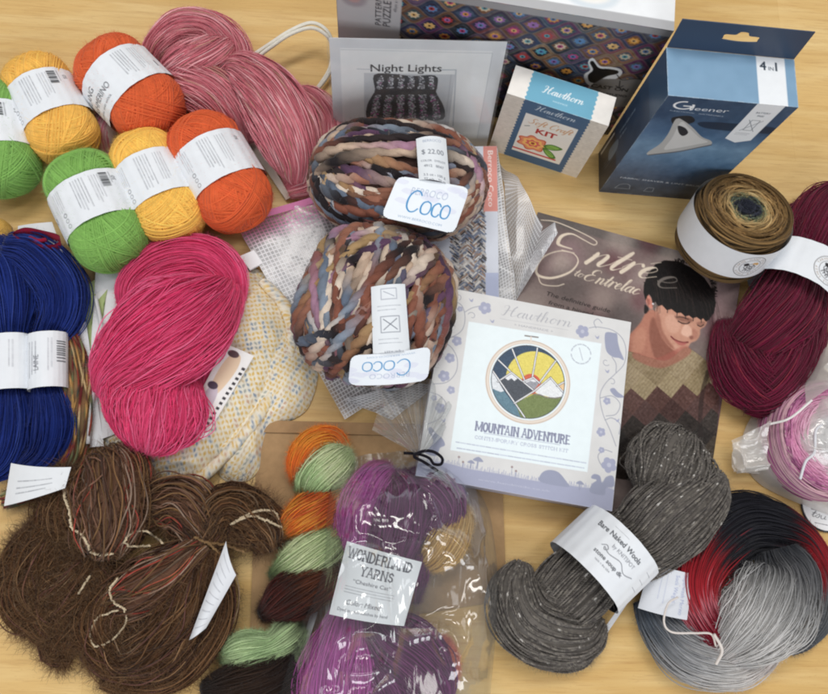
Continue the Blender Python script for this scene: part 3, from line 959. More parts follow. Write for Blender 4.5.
# ---- picture card in a clear sleeve, leaning on the puzzle box
B0, B1 = np.array([-.0335, .3425, .0006]), np.array([.1112, .3465, .0006])
ex = unit(B1-B0); n_ = np.array([-ex[1], ex[0], 0]); up = unit(n_*.031+UPZ*.11); wd_, hg = .1445, .1150
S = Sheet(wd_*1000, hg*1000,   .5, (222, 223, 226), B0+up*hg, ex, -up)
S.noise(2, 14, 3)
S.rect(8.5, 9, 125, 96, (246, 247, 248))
S.stroke([(9, 10.5), (134, 11)], .4, (190, 192, 196)); S.stroke([(134, 11), (134, 104)], .4, (190, 192, 196))
x0, y0 = S.p(370.5, 71.5); x1, y1 = S.p(441.5, 71.8)
S.span('Night Lights', (x0, y0), (x1, y1), 7.4, (24, 24, 26), bold=.008)
S.stroke([S.p(357, 69), S.p(371, 69.5)], .8, (192, 196, 202)); S.stroke([S.p(442, 70), S.p(456, 70), S.p(453, 126)], 1.2, (192, 196, 202))
a_, b_ = S.p(364, 73), S.p(449, 122)
S.rect(a_[0], a_[1], b_[0]-a_[0], b_[1]-a_[1]+8, (206, 208, 212)); S.rect(b_[0]-4, a_[1], 1.0, b_[1]-a_[1]+8, (188, 190, 196))
cowl = S.P([(374, 75), (392, 74), (412, 76), (436, 76), (437, 88), (436, 92), (443, 105), (445, 114), (441, 120), (412, 121), (380, 121), (367, 118), (367, 106), (372, 96), (375, 90)])
S.blob(cowl, (38, 38, 42))
g = np.random.default_rng(8)
for k, (xt, xb) in enumerate([(381, 374), (392, 386), (401, 400), (411, 412), (421, 424), (431, 437)]):
    for i in range(420):
        f = g.random(); u = xt+(xb-xt)*f+np.clip(g.normal(0, 1.2+1.1*f), -3.4, 3.4); v = 77+42*f+g.normal(0, 1)
        if 89 < v < 95: continue
        cc = [(226, 226, 230), (176, 176, 184), (110, 110, 116), (206, 80, 170), (60, 60, 66)][g.choice(5, p=[.22, .25, .25, .12 if f > .45 else .02, .16 if f > .45 else .26])]
        S.disc(S.p(u, v), .7, cc, .55)
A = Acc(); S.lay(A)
back = np.array([0, 0, 0])-np.cross(ex, up)*0
nrm = unit(np.cross(ex, up))           # towards the viewer
V0 = B0-nrm*.0006
A.add([V0, V0+up*hg, V0+up*hg+ex*wd_, V0+ex*wd_], [[0, 1, 2, 3]], lin((200, 202, 206)))
for a0, a1 in ((B0, B0+up*hg), (B0+up*hg, B0+up*hg+ex*wd_), (B0+up*hg+ex*wd_, B0+ex*wd_), (B0+ex*wd_, B0)):
    A.add([a0, a1, a1-nrm*.0006, a0-nrm*.0006], [[0, 1, 2, 3]], lin((216, 218, 222)))
t = thing('picture_card', 'white card titled Night Lights with a dark knitted cowl, leaning on the puzzle box', 'picture card', (B0+B1)/2)
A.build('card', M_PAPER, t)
sl = Acc(); o = nrm*.0012
e0 = B0-ex*.002+o; sl.add([e0, e0+ex*(wd_+.004), e0+ex*(wd_+.004)+up*(hg+.002), e0+up*(hg+.002)], [[0, 1, 2, 3]], (1, 1, 1))
M_FILM = plastic_mat('clear sleeve film', haze=.05, wr=.12, wscale=14, rough=.12, gloss=.8)
sl.build('clear_sleeve', M_FILM, t)

# ---- pattern book lying flat
hB = .0065
c0, c1, c2 = W(538, 212, hB), W(742.5, 268.5, hB), W(714, 464, hB)
bx = unit(c1-c0); by = np.array([bx[1], -bx[0], 0]); bw = np.linalg.norm(c1-c0); bh = bw*1.28
S = Sheet(bw*1000, bh*1000, .6, (122, 106, 102), c0, bx, by)
g = np.random.default_rng(3)
for k in range(70):
    u, v = g.uniform(-10, bw*1000+10), g.uniform(-10, bh*1000)
    cc = [(150, 132, 126), (104, 76, 78), (88, 78, 76), (140, 112, 116), (84, 58, 62), (164, 150, 142)][g.integers(6)]
    S.disc((u, v), g.uniform(8, 22), cc, g.uniform(8, 26), alpha=.55, soft=8)
S.rect(0, 0, bw*1000, 9, (88, 84, 80), .6)
for u, v, r in ((562, 262, 9), (620, 240, 12), (672, 262, 11), (602, 300, 10)): S.disc(S.p(u, v), r, (176, 160, 150), r*1.2, alpha=.6, soft=7)
for u, v, r in ((650, 240, 10), (640, 300, 8), (716, 330, 8), (612, 262, 8)): S.disc(S.p(u, v), r, (92, 52, 58), r*1.3, alpha=.6, soft=6)
T = S.P
S.blob(T([(728, 262), (742, 268), (738, 330), (726, 360), (715, 330), (716, 290)]), (176, 148, 148), .7)
S.soft(8)
# portrait: neck and face, then hair, then the lozenge sweater
Q = lambda pts: T([(610+x/4.957, 230+y/4.957) for x, y in pts])
S.softblob(Q([(182, 405), (150, 460), (110, 505), (60, 560), (40, 640), (200, 660), (340, 640), (372, 590), (300, 560), (250, 480), (225, 400)]), (176, 118, 98), 1, 2)
S.softblob(Q([(215, 430), (240, 490), (270, 540), (320, 590), (310, 640), (230, 640), (200, 560), (195, 480)]), (128, 78, 64), .75, 5)
S.softblob(Q([(120, 520), (160, 480), (180, 520), (160, 600), (110, 610)]), (196, 140, 116), .6, 5)
S.softblob(Q([(228, 385), (262, 370), (330, 390), (400, 420), (470, 440), (482, 452), (470, 478), (448, 492), (446, 520), (428, 548), (400, 560), (385, 585), (352, 604), (318, 598), (280, 565), (250, 520), (232, 450)]), (196, 144, 122), 1, 1)
S.softblob(Q([(232, 400), (250, 440), (262, 500), (300, 560), (330, 596), (290, 575), (250, 525), (230, 460)]), (146, 92, 76), .7, 4)
S.softblob(Q([(290, 420), (340, 430), (352, 470), (330, 510), (290, 500), (272, 450)]), (212, 164, 142), .8, 5)
S.softblob(Q([(322, 424), (380, 432), (412, 446), (396, 458), (350, 452), (328, 440)]), (112, 72, 60), .6, 3); S.stroke(Q([(338, 452), (358, 462), (382, 464), (394, 458)]), 1.2, (44, 28, 26), .9, smooth=12); S.stroke(Q([(330, 432), (356, 432), (388, 442)]), .9, (52, 34, 30), .8, smooth=10)
S.softblob(Q([(432, 458), (468, 454), (470, 468), (446, 474), (430, 468)]), (126, 82, 70), .55, 2); S.stroke(Q([(434, 472), (450, 478), (464, 470)]), 1.0, (44, 28, 26), .85, smooth=10)
S.softblob(Q([(372, 470), (396, 478), (408, 510), (392, 530), (362, 522), (352, 505)]), (226, 182, 160), .9, 3)
S.softblob(Q([(392, 528), (412, 524), (414, 538), (400, 542)]), (120, 72, 62), .7, 2)
S.softblob(Q([(410, 490), (432, 500), (432, 530), (416, 540), (408, 516)]), (176, 120, 102), .7, 3)
S.softblob(Q([(318, 566), (352, 588), (350, 600), (322, 594)]), (212, 164, 142), .6, 3)
S.stroke(Q([(303, 528), (318, 542), (340, 552), (366, 558), (386, 556)]), 1.5, (122, 58, 56), smooth=20)
S.softblob(Q([(316, 545), (344, 556), (378, 560), (366, 572), (340, 568)]), (172, 92, 86), .8, 1)
S.softblob(Q([(178, 330), (192, 322), (206, 345), (214, 372), (206, 392), (190, 380), (180, 360)]), (204, 134, 116), 1, 1)
S.softblob(Q([(186, 340), (198, 345), (200, 368), (190, 368)]), (156, 90, 78), .7, 1)
hair = [(176, 350), (166, 310), (168, 270), (190, 215), (225, 170), (270, 150), (340, 155), (410, 190), (470, 240), (510, 300), (525, 360), (516, 410), (490, 445), (476, 455), (462, 438), (450, 446), (430, 432), (410, 438), (392, 424), (372, 428), (352, 410), (330, 412), (305, 392), (282, 398), (258, 372), (240, 378), (226, 356), (212, 362), (206, 335), (194, 318), (184, 330)]
S.poly(Q(hair), (20, 16, 16))
for k in range(120):
    a = g.uniform(-2.9, .35); cxy = np.array((346+172*math.cos(a), 300+(148 if math.sin(a) < 0 else 95)*math.sin(a)))
    S.stroke(Q([cxy*.93+np.array((346, 300))*.07, cxy, cxy+np.array((math.cos(a)*3+g.normal(0, 7), math.sin(a)*3+g.normal(2, 6)))]), .8, (24, 19, 18), .85, smooth=8)
S.softblob(Q([(172, 370), (190, 388), (184, 410), (170, 412)]), (30, 24, 24), 1, 1)
for k in range(90):
    a = g.uniform(0, 1); x0, y0 = 190+a*300+g.normal(0, 8), 190+abs(a-.35)*150+g.uniform(0, 90)
    S.stroke(Q([(x0, y0), (x0+10+30*a, y0+50), (x0+14+40*a, y0+95+20*a)]), .5, (58, 46, 42) if k % 3 else (14, 11, 11), .45, smooth=12)
S.disc(Q([(213, 366)])[0], .9, (224, 224, 226))
for x, y in ((330, 414), (372, 430), (410, 440), (450, 448), (282, 400)): S.stroke(Q([(x, y-14), (x+3, y), (x+2, y+10)]), .7, (26, 20, 20), .8)
bodyp = T([(600, 352), (612, 350), (632, 352), (650, 358), (668, 360), (684, 348), (692, 350), (708, 362), (716, 372), (719, 400), (716, 440), (713, 470), (600, 470)])
S.poly(spline(bodyp, 100, True), (70, 52, 46))
# lozenges: light yoke, dusty red, dark brown
o_ = S.p(655, 360); d1 = S.p(669, 372)-o_; d2 = S.p(643, 374)-o_
mask = np.zeros((S.ny, S.nx)); tmp = Sheet(S.w, S.h, .6, (0, 0, 0)); tmp.poly(spline(bodyp, 100, True), (255, 255, 255)); mask = tmp.img[..., :1]/255
keep = S.img.copy()
for i in range(-7, 12):
    for j in range(-7, 12):
        lev = i+j
        cc = [(156, 138, 108), (160, 142, 110), (92, 62, 56), (80, 54, 50), (50, 42, 38), (42, 36, 33), (66, 56, 46), (58, 48, 42), (50, 42, 38)][min(max(lev, 0), 8)]
        cc = np.array(cc)+g.normal(0, 7)
        p_ = o_+d1*i+d2*j
        S.poly([p_, p_+d1, p_+d1+d2, p_+d2], cc)
        for s_ in range(1, 6):
            S.stroke([p_+d1*s_/6, p_+d1*s_/6+d2], .5, np.array(cc)*.82, .8)
S.noise(7, 1.3, 9)
S.img = S.img*mask+keep*(1-mask)
S.softblob(T([(634, 352), (656, 358), (684, 346), (690, 354), (662, 368), (636, 360)]), (164, 92, 80), .6, 3)
S.stroke(T([(708, 372), (702, 396), (700, 430), (702, 470)]), 4, (40, 30, 28), .5, smooth=30)
# lettering
cr = (222, 206, 186)
S.stroke(T([(541, 220), (556, 222), (580, 232), (596, 241), (594, 245), (584, 240), (572, 234), (562, 236), (558, 243), (562, 246), (572, 249)]), [.7, .9, .9, .9, .9, .9, 1.4, 3.0, 3.4, 1.8, .9], cr, smooth=90)
S.stroke(T([(574, 253), (560, 251), (545, 256), (537, 266), (538, 275), (552, 278), (570, 272), (578, 262), (574, 254), (562, 250)]), [.9, 1, 1.4, 2.2, 2.4, 2.2, 1.8, 1.2, .9, .8], cr, smooth=90)
S.stroke(T([(538, 276), (542, 284), (556, 286), (564, 284)]), .9, cr, smooth=20)
S.pen('ntré', S.p(583, 262), S.p(651, 280), 13, cr, w=(.28, .045), shear=.75)
S.pen('e', S.p(652, 284), S.p(671, 291), 14, (112, 104, 98), w=(.2, .06), shear=.6)
S.pen('to', S.p(573, 275), S.p(582, 278), 4, cr, w=(.24, .1), shear=.5)
S.pen('Entrelac', S.p(582, 279), S.p(637, 295), 6.2, cr, w=(.25, .08), shear=.55)
S.span('The definitive guide', S.p(545.5, 295), S.p(609.5, 313), 4.1, (30, 24, 24), shear=.15)
S.span('from a hinged', S.p(548, 304), S.p(592, 316), 4.0, (30, 24, 24), shear=.15)
S.noise(2.5, 1.6, 12)
A = Acc(); S.lay(A)
z = np.array([0, 0, hB-.0006])
Ou = c0-z
for o1, o2 in ((c0, c1), (c1, c1+by*bh), (c1+by*bh, c0+by*bh), (c0+by*bh, c0)):
    A.add([o1, o1-z, o2-z, o2], [[0, 1, 2, 3]], lin((196, 190, 182)))
A.add([c0-z, c0+by*bh-z, c1+by*bh-z, c1-z], [[0, 1, 2, 3]], lin((120, 110, 104)))
t = thing('pattern_book', 'mauve paperback knitting book with a dark-haired woman in a lozenge sweater on its cover', 'book', (c0+by*bh/2+bx*bw/2)*np.array([1, 1, 0]))
M_COVER = attr_mat('book cover print', rough=.5, spec=.22, var=.02)
A.build('cover', M_COVER, t, smooth=False)

# ---- square cross stitch kit box lying on the book
zt, zb = .0365, .0075
m1 = W(447.4, 287.5, zt); m2 = W(630.5, 322, zt); m3 = W(612.7, 511.5, zt); m4 = W(416, 475.6, zt)
mc = (m1+m2+m3+m4)/4
kx = unit((m2-m1)+(m3-m4)); ky = np.array([kx[1], -kx[0], 0])
ks = (np.linalg.norm(m2-m1)+np.linalg.norm(m3-m4)+np.linalg.norm(m4-m1)+np.linalg.norm(m3-m2))/4
O = mc-kx*ks/2-ky*ks/2
S = Sheet(ks*1000, ks*1000, .45, (212, 211, 210), O, kx, ky)
S.noise(1.5, 10, 2)
T = S.P; pp = S.p
lil, lil2 = (160, 163, 186), (148, 152, 174)
# panel
S.poly(T([(468.7, 321.5), (601.5, 343.5), (587.4, 472.1), (450.4, 450)]), (228, 238, 246))
# border: meadow along the bottom
grass = [pp(u, v) for u, v in [(416, 463), (440, 462), (470, 469), (500, 474), (530, 480), (560, 484), (590, 488), (600, 485), (614, 490)]]
S.poly(list(spline(grass, 60))+[(ks*1000, ks*1000), (0, ks*1000)], lil)
for k in range(150):
    b = spline(grass, 150)[k]; hgt = g.uniform(1, 4)
    S.stroke([b+(0, 1), b+(g.normal(0, .5), -hgt)], .45, lil)
S.blob(T([(541, 482), (541, 474), (548, 470), (558, 472), (566, 481), (568, 487)]), lil2)
S.blob(T([(590, 492), (592, 484), (597, 480), (591, 478), (594, 474), (600, 476), (602, 483), (606, 477), (613, 476), (614, 486), (606, 488), (604, 495)]), lil2)
S.blob(T([(430, 447), (433, 440), (428, 430), (431, 427), (436, 433), (442, 438), (445, 445), (440, 448), (436, 456), (424, 452)]), lil2)
for u, v, s in ((471, 463, 1), (478, 461, 1.4), (580, 484, 1.1)):
    c_ = pp(u, v); S.blob([c_+(-3*s, 0), c_+(0, -2.4*s), c_+(3*s, 0)], lil2); S.stroke([c_, c_+(0, 4*s)], .9*s, lil2)
for u, v in ((459, 457), (512, 467), (463, 462), (516, 471)):
    c_ = pp(u, v); S.disc(c_, .9, (150, 126, 122)); S.stroke([c_, c_+(.3, 6)], .35, lil2)
S.span('www.handmade.co.uk', pp(478, 480), pp(550, 492), 1.5, (188, 190, 206))
# flowering stems on three sides
gr = (150, 152, 164)


def stem(pts, w=.6): S.stroke(T(pts), w, gr, smooth=60)


def flower(u, v, r):
    c_ = pp(u, v)
    for a in range(5): S.disc(c_+np.array((math.cos(a*1.257+.4), math.sin(a*1.257+.4)))*r*.6, r*.48, lil)
    S.disc(c_, r*.3, (186, 188, 204))


def curl(u, v, r, a0, s=1):
    c_ = pp(u, v); q = [c_+np.array((math.cos(a0+s*t*4.6), math.sin(a0+s*t*4.6)))*r*(1-.62*t) for t in np.linspace(0, 1, 14)]
    S.stroke(q, .5, gr, smooth=40)


stem([(453, 300), (462, 306), (465, 318), (462, 330), (452, 337), (443, 339)]); stem([(465, 312), (472, 308), (480, 306)]); curl(472, 316, 3.6, 3.4); curl(458, 297, 3, 1, -1)
stem([(440, 342), (450, 346), (457, 358), (456, 372), (447, 382), (433, 384)]); stem([(452, 337), (458, 337)]); curl(441, 352, 3, 3)
stem([(430, 392), (440, 396), (446, 405), (440, 418), (428, 424)])
stem([(589, 328), (597, 327), (612, 330), (622, 338), (626, 350), (624, 364), (615, 374), (605, 384), (600, 396), (603, 414), (610, 430), (616, 446)]); stem([(596, 328), (594, 322), (598, 319), (602, 323)])
curl(606, 362, 3.4, .6); curl(612, 382, 3.4, 3.6); stem([(612, 357), (616, 364), (616, 373)]); stem([(600, 398), (612, 396), (620, 404), (616, 414), (606, 416)]); stem([(605, 420), (612, 418), (620, 424), (619, 434)])
stem([(612, 452), (604, 450), (598, 456), (602, 466), (609, 470)])
for f_ in ((485, 308, 5.2), (582.5, 331.5, 5.4), (457, 341, 4), (450, 358, 4), (444, 376, 4.6), (451, 390, 3.2), (440, 408, 4), (609, 465, 6), (601, 432, 3.6), (601.5, 450, 2.4), (607, 401, 3), (460, 309, 2.4), (452, 319, 2.4), (434, 398, 2.4)): flower(*f_)
for u, v in ((492, 321), (471, 300), (607, 371), (597, 337), (443, 420), (617, 420), (443, 330), (452, 324)):
    c_ = pp(u, v); S.blob([c_+(-2, -1.4), c_+(0, 0), c_+(1.8, -1.6), c_+(1.4, 1.4), c_+(-.4, 1.2)], lil)
# owl and small bird
S.blob(T([(605, 334), (608, 332), (614, 333), (617, 334), (618, 342), (620, 350), (624, 360), (619, 358), (613, 357), (607, 352), (605, 344)]), lil2)
S.blob(T([(610, 390), (614, 388), (618, 392), (624, 397), (616, 397)]), lil2)
# title
S.pen('Hawthorn', pp(500, 314.5), pp(570.5, 327), 4.6, (164, 164, 170), w=(.19, .055))
S.stroke([pp(500, 318.5), pp(568, 330)], .3, (176, 176, 180)); S.span('+ HANDMADE +', pp(514, 325.5), pp(553, 332.5), 1.9, (160, 160, 166))
# hoop
e0 = pp(528, 381.5); R = np.linalg.norm(pp(487.5, 374)-pp(568, 389))/2
S.disc(e0, R, (226, 214, 202), ring=3.0); S.disc(e0, R+1.0, (198, 178, 160), ring=.8); S.disc(e0, R-1.4, (206, 190, 174), ring=.5)
S.stroke([pp(525, 335.7), pp(538, 337.3)], 1.1, (120, 110, 104)); S.stroke([pp(531, 337), pp(531, 341)], 1.2, (226, 214, 202))
R2 = R-3.6
S.disc(e0, R2+.5, (24, 26, 34)); S.disc(e0, R2, (40, 66, 92))
ci = Sheet(S.w, S.h, .45, (0, 0, 0)); ci.disc(e0, R2, (255, 255, 255)); cm = ci.img[..., :1]/255; keep = S.img.copy()
S.disc(pp(535, 380), 24.5, (222, 206, 100)); S.disc(pp(531, 384), 8.6, (206, 92, 62))
Z = lambda pts: [pp(470+x/6.308, 330+y/6.308) for x, y in pts]
S.poly(Z([(640, 330), (600, 320), (555, 345), (600, 400), (640, 400)]), (232, 196, 150))
S.poly(Z([(330, 330), (390, 305), (440, 330), (400, 385), (340, 340)]), (150, 150, 158)); S.poly(Z([(340, 325), (390, 305), (430, 325), (400, 328), (380, 320), (360, 332)]), (226, 226, 230))
S.poly(Z([(170, 325), (262, 268), (400, 380), (280, 460)]), (66, 72, 82)); S.poly(Z([(205, 305), (262, 266), (318, 312), (300, 306), (280, 322), (262, 305), (240, 318), (222, 304)]), (226, 228, 232))
S.poly(Z([(120, 240), (135, 250), (215, 385), (190, 400), (150, 372), (120, 385)]), (218, 222, 226)); S.poly(Z([(110, 380), (150, 374), (195, 392), (215, 385), (340, 545), (300, 560), (180, 500)]), (92, 126, 142))
S.poly(Z([(285, 460), (410, 400), (480, 425), (580, 420), (640, 430), (600, 600), (340, 600)]), (112, 126, 72)); S.poly(Z([(410, 392), (508, 298), (600, 395), (600, 420), (520, 428), (470, 415), (440, 410)]), (226, 228, 230))
S.stroke(Z([(405, 405), (440, 408), (480, 425), (540, 430), (600, 418)]), .9, (120, 112, 110))
wl, dk = (236, 236, 238), (40, 42, 50)
for L_ in ([(262, 108), (345, 318)], [(428, 100), (392, 305)], [(170, 180), (255, 262)], [(545, 190), (440, 330)], [(600, 325), (550, 352)], [(176, 325), (262, 268), (398, 378)], [(135, 245), (345, 550)], [(280, 462), (405, 385), (508, 300)], [(508, 300), (595, 400)], [(335, 325), (400, 300), (440, 335)]):
    S.stroke(Z(L_), 1.6, dk); S.stroke(Z(L_), 1.0, wl)
S.img = S.img*cm+keep*(1-cm)
# thread texture inside the hoop
nz = Sheet(S.w, S.h, .45, (0, 0, 0)); nz.noise(7, .7, 31); S.img += nz.img*cm
tc_ = pp(581, 354); S.disc(tc_, 8.4, (176, 182, 190), ring=.9)
for a in range(0, 12): 
    d_ = np.array((math.cos(a*.5236), math.sin(a*.5236)))
    S.stroke([tc_+d_*7.6, tc_+d_*9.4], .5, (228, 238, 246))
S.rect(tc_[0]-10, tc_[1]-1, 20, 2.4, (228, 238, 246)); S.stroke([tc_+(-2, -5), tc_+(2, 5)], .6, (176, 182, 190))


# slab capitals: narrow letters with serifs
def slab(S, word, p0, p1, hgt, col, w=.2, tight=.62):
    p0, p1 = np.asarray(p0, float), np.asarray(p1, float); d = p1-p0; L_ = np.hypot(*d); e = d/L_; nn = np.array([e[1], -e[0]])
    G = {'M': (1.25, [[(.12, 0), (.12, 1)], [(.12, 1), (.6, .12)], [(.6, .12), (1.08, 1)], [(1.08, 1), (1.08, 0)]]), 'O': (.9, 'O'), 'U': (.95, [[(.15, 1), (.15, .3), (.3, .03), (.6, .03), (.76, .3), (.76, 1)]]),
         'N': (1.0, [[(.15, 0), (.15, 1)], [(.15, 1), (.82, 0)], [(.82, 0), (.82, 1)]]), 'T': (.85, [[(.42, 0), (.42, 1)], [(.06, .96), (.78, .96)], [(.06, .96), (.06, .76)], [(.78, .96), (.78, .76)]]),
         'A': (.95, [[(.1, 0), (.46, 1)], [(.46, 1), (.84, 0)], [(.25, .33), (.68, .33)]]), 'I': (.5, [[(.25, 0), (.25, 1)]]), ' ': (.45, []),
         'D': (.95, [[(.16, 0), (.16, 1)], [(.16, .97), (.5, .97), (.78, .7), (.78, .3), (.5, .03), (.16, .03)]]), 'V': (.92, [[(.1, 1), (.46, 0)], [(.46, 0), (.82, 1)]]),
         'E': (.85, [[(.16, 0), (.16, 1)], [(.16, .96), (.72, .96)], [(.16, .5), (.56, .5)], [(.16, .04), (.74, .04)]]), 'R': (.95, [[(.16, 0), (.16, 1)], [(.16, .97), (.6, .95), (.72, .75), (.6, .52), (.16, .5)], [(.45, .5), (.8, 0)]]),
         'C': (.9, [[(.76, .75), (.6, .97), (.35, .97), (.13, .7), (.13, .3), (.35, .03), (.6, .03), (.78, .25)]]), 'P': (.85, [[(.16, 0), (.16, 1)], [(.16, .97), (.6, .95), (.72, .72), (.6, .46), (.16, .44)]]),
         'Y': (.9, [[(.08, 1), (.45, .5)], [(.82, 1), (.45, .5)], [(.45, .5), (.45, 0)]]), 'S': (.8, [[(.66, .8), (.45, .98), (.18, .85), (.2, .62), (.6, .42), (.66, .18), (.4, .02), (.12, .2)]]),
         'H': (1.0, [[(.16, 0), (.16, 1)], [(.82, 0), (.82, 1)], [(.16, .5), (.82, .5)]]), 'K': (.95, [[(.16, 0), (.16, 1)], [(.78, 1), (.16, .42)], [(.36, .58), (.82, 0)]])}
    G['W'] = (1.3, [[(.08, 1), (.38, 0)], [(.38, 0), (.65, .9)], [(.65, .9), (.92, 0)], [(.92, 0), (1.22, 1)]]); G['L'] = (.8, [[(.16, 0), (.16, 1)], [(.16, .04), (.72, .04)], [(.72, .04), (.72, .25)]])
    adv = sum(G[c][0] for c in word); sx = L_/adv; x = 0

    def pt(q): return p0+e*(x+q[0])*sx+nn*q[1]*hgt
    for ch in word:
        a, st = G[ch]
        if st == 'O': st = [[(.45+.34*math.cos(k), .5+.48*math.sin(k)) for k in np.linspace(0, 6.283, 22)]]
        for s_ in st:
            vert = abs(s_[0][0]-s_[-1][0]) < .1 and len(s_) == 2
            S.stroke([pt(q) for q in s_], w*hgt*(1.0 if vert or len(s_) > 4 else .62), col)
            for q in (s_[0], s_[-1]):
                if q[1] in (0, 1) and ch not in 'S': S.stroke([pt((q[0]-.15, q[1])), pt((q[0]+.15, q[1]))], w*hgt*.45, col)
        x += a


slab(S, 'MOUNTAIN ADVENTURE', pp(475, 430), pp(570, 444.5), 7.0, (128, 132, 156))
S.stroke([pp(484, 433), pp(560, 444.8)], .35, (150, 154, 172))
slab(S, 'CONTEMPORARY CROSS STITCH KIT', pp(474.5, 438.5), pp(568, 452.5), 2.6, (150, 154, 174), w=.13)
g2 = dict(col=(150, 156, 176))
S.lines(pp(456, 442), pp(586, 463), 1, 2, 1.4, (158, 162, 180), .85, 3, .0); S.lines(pp(457, 448), pp(584, 468), 1, 2, 1.4, (158, 162, 180), .85, 4, .0)
A = Acc(); S.lay(A)
c4 = [O, O+kx*ks, O+kx*ks+ky*ks, O+ky*ks]; dz = np.array([0, 0, zt-zb])
for i in range(4):
    a0, a1 = c4[i], c4[(i+1) % 4]
    A.add([a0, a0-dz, a1-dz, a1], [[0, 1, 2, 3]], lin((172, 172, 188)))
A.add([c4[0]-dz, c4[3]-dz, c4[2]-dz, c4[1]-dz], [[0, 1, 2, 3]], lin((200, 200, 204)))
t = thing('cross_stitch_box', 'flat square grey box with a round mountain picture, reading Mountain Adventure, lying on the book', 'kit box', mc*np.array([1, 1, 0])+np.array([0, 0, zb]))
A.build('box', M_CARD, t, smooth=False)
# ------------------------------------------------------------------ yarn
def lobe(acc, rows, r=.0008, col=(.5, .5, .5), base=.001, sq=.75, dens=1.15, m=None, layers=1, **k):
    """bundle traced in photo pixels: rows (u, v, radius px[, extra height])"""
    out = []
    for q in rows:
        u, v, rp = q[:3]; ex_ = q[3] if len(q) > 3 else 0.0
        s = pxm(u, v, .03); ra = rp*s; rb = ra*sq; z = base+rb+ex_
        p = W(u, v, z); out.append([p[0], p[1], z, ra, rb])
    out = np.array(out)
    L = np.linalg.norm(np.diff(out[:, :3], axis=0), axis=1).sum()
    rm = out[:, 3].max()
    n = int(dens*2*math.pi*rm*(1+sq)/2/(2*r))
    m = m or max(24, int(L/.0032))
    bundle(acc, out, n, m, r, col, **k)
    return out


def flat_centre(pts):
    c = np.mean(np.asarray(pts)[:, :2], 0); return np.array([c[0], c[1], 0.])


def patch(c4, bow=0.0, bow2=0.0):
    """curved sheet through four world corners TL, TR, BR, BL; bow lifts the middle (m) across u, bow2 across v"""
    TL, TR, BR, BL = [np.asarray(q, float) for q in c4]
    w = (np.linalg.norm(TR-TL)+np.linalg.norm(BR-BL))/2*1000
    h = (np.linalg.norm(BL-TL)+np.linalg.norm(BR-TR))/2*1000
    n = unit(np.cross(TR-TL, TL-BL));
    if n[2] < 0: n = -n

    def fn(X, Y):
        s, t = (X/w)[..., None], (Y/h)[..., None]
        p = TL*(1-s)*(1-t)+TR*s*(1-t)+BR*s*t+BL*(1-s)*t
        return p+n*(bow*4*s*(1-s)+bow2*4*t*(1-t))
    return w, h, fn


def slip(c4px, res, bg, bow=0.0, bow2=0.0):
    """paper slip from four (u, v, height) photo corners"""
    c = [W(*q) for q in c4px]
    w, h, fn = patch(c, bow, bow2)
    return Sheet(w, h, res, bg), fn


def sealed(acc, sheet, fn, thick=.0004, back=(225, 226, 228)):
    """paper with a back side a little below the front"""
    sheet.lay(acc, fn)
    b = Sheet(sheet.w, sheet.h, max(2.0, sheet.w/24), back)
    n0 = np.array([0, 0, thick])
    b.lay(acc, lambda X, Y: fn(X, Y)-n0, flip=True)


def roundrect(S, r, col):
    """cut the sheet's corners back to a rounded outline by painting nothing: keeps a mask for the mesh"""
    return S


def superell(p, e):
    return p/np.maximum((np.abs(p)**e).sum(-1, keepdims=True)**(1/e), 1e-9)


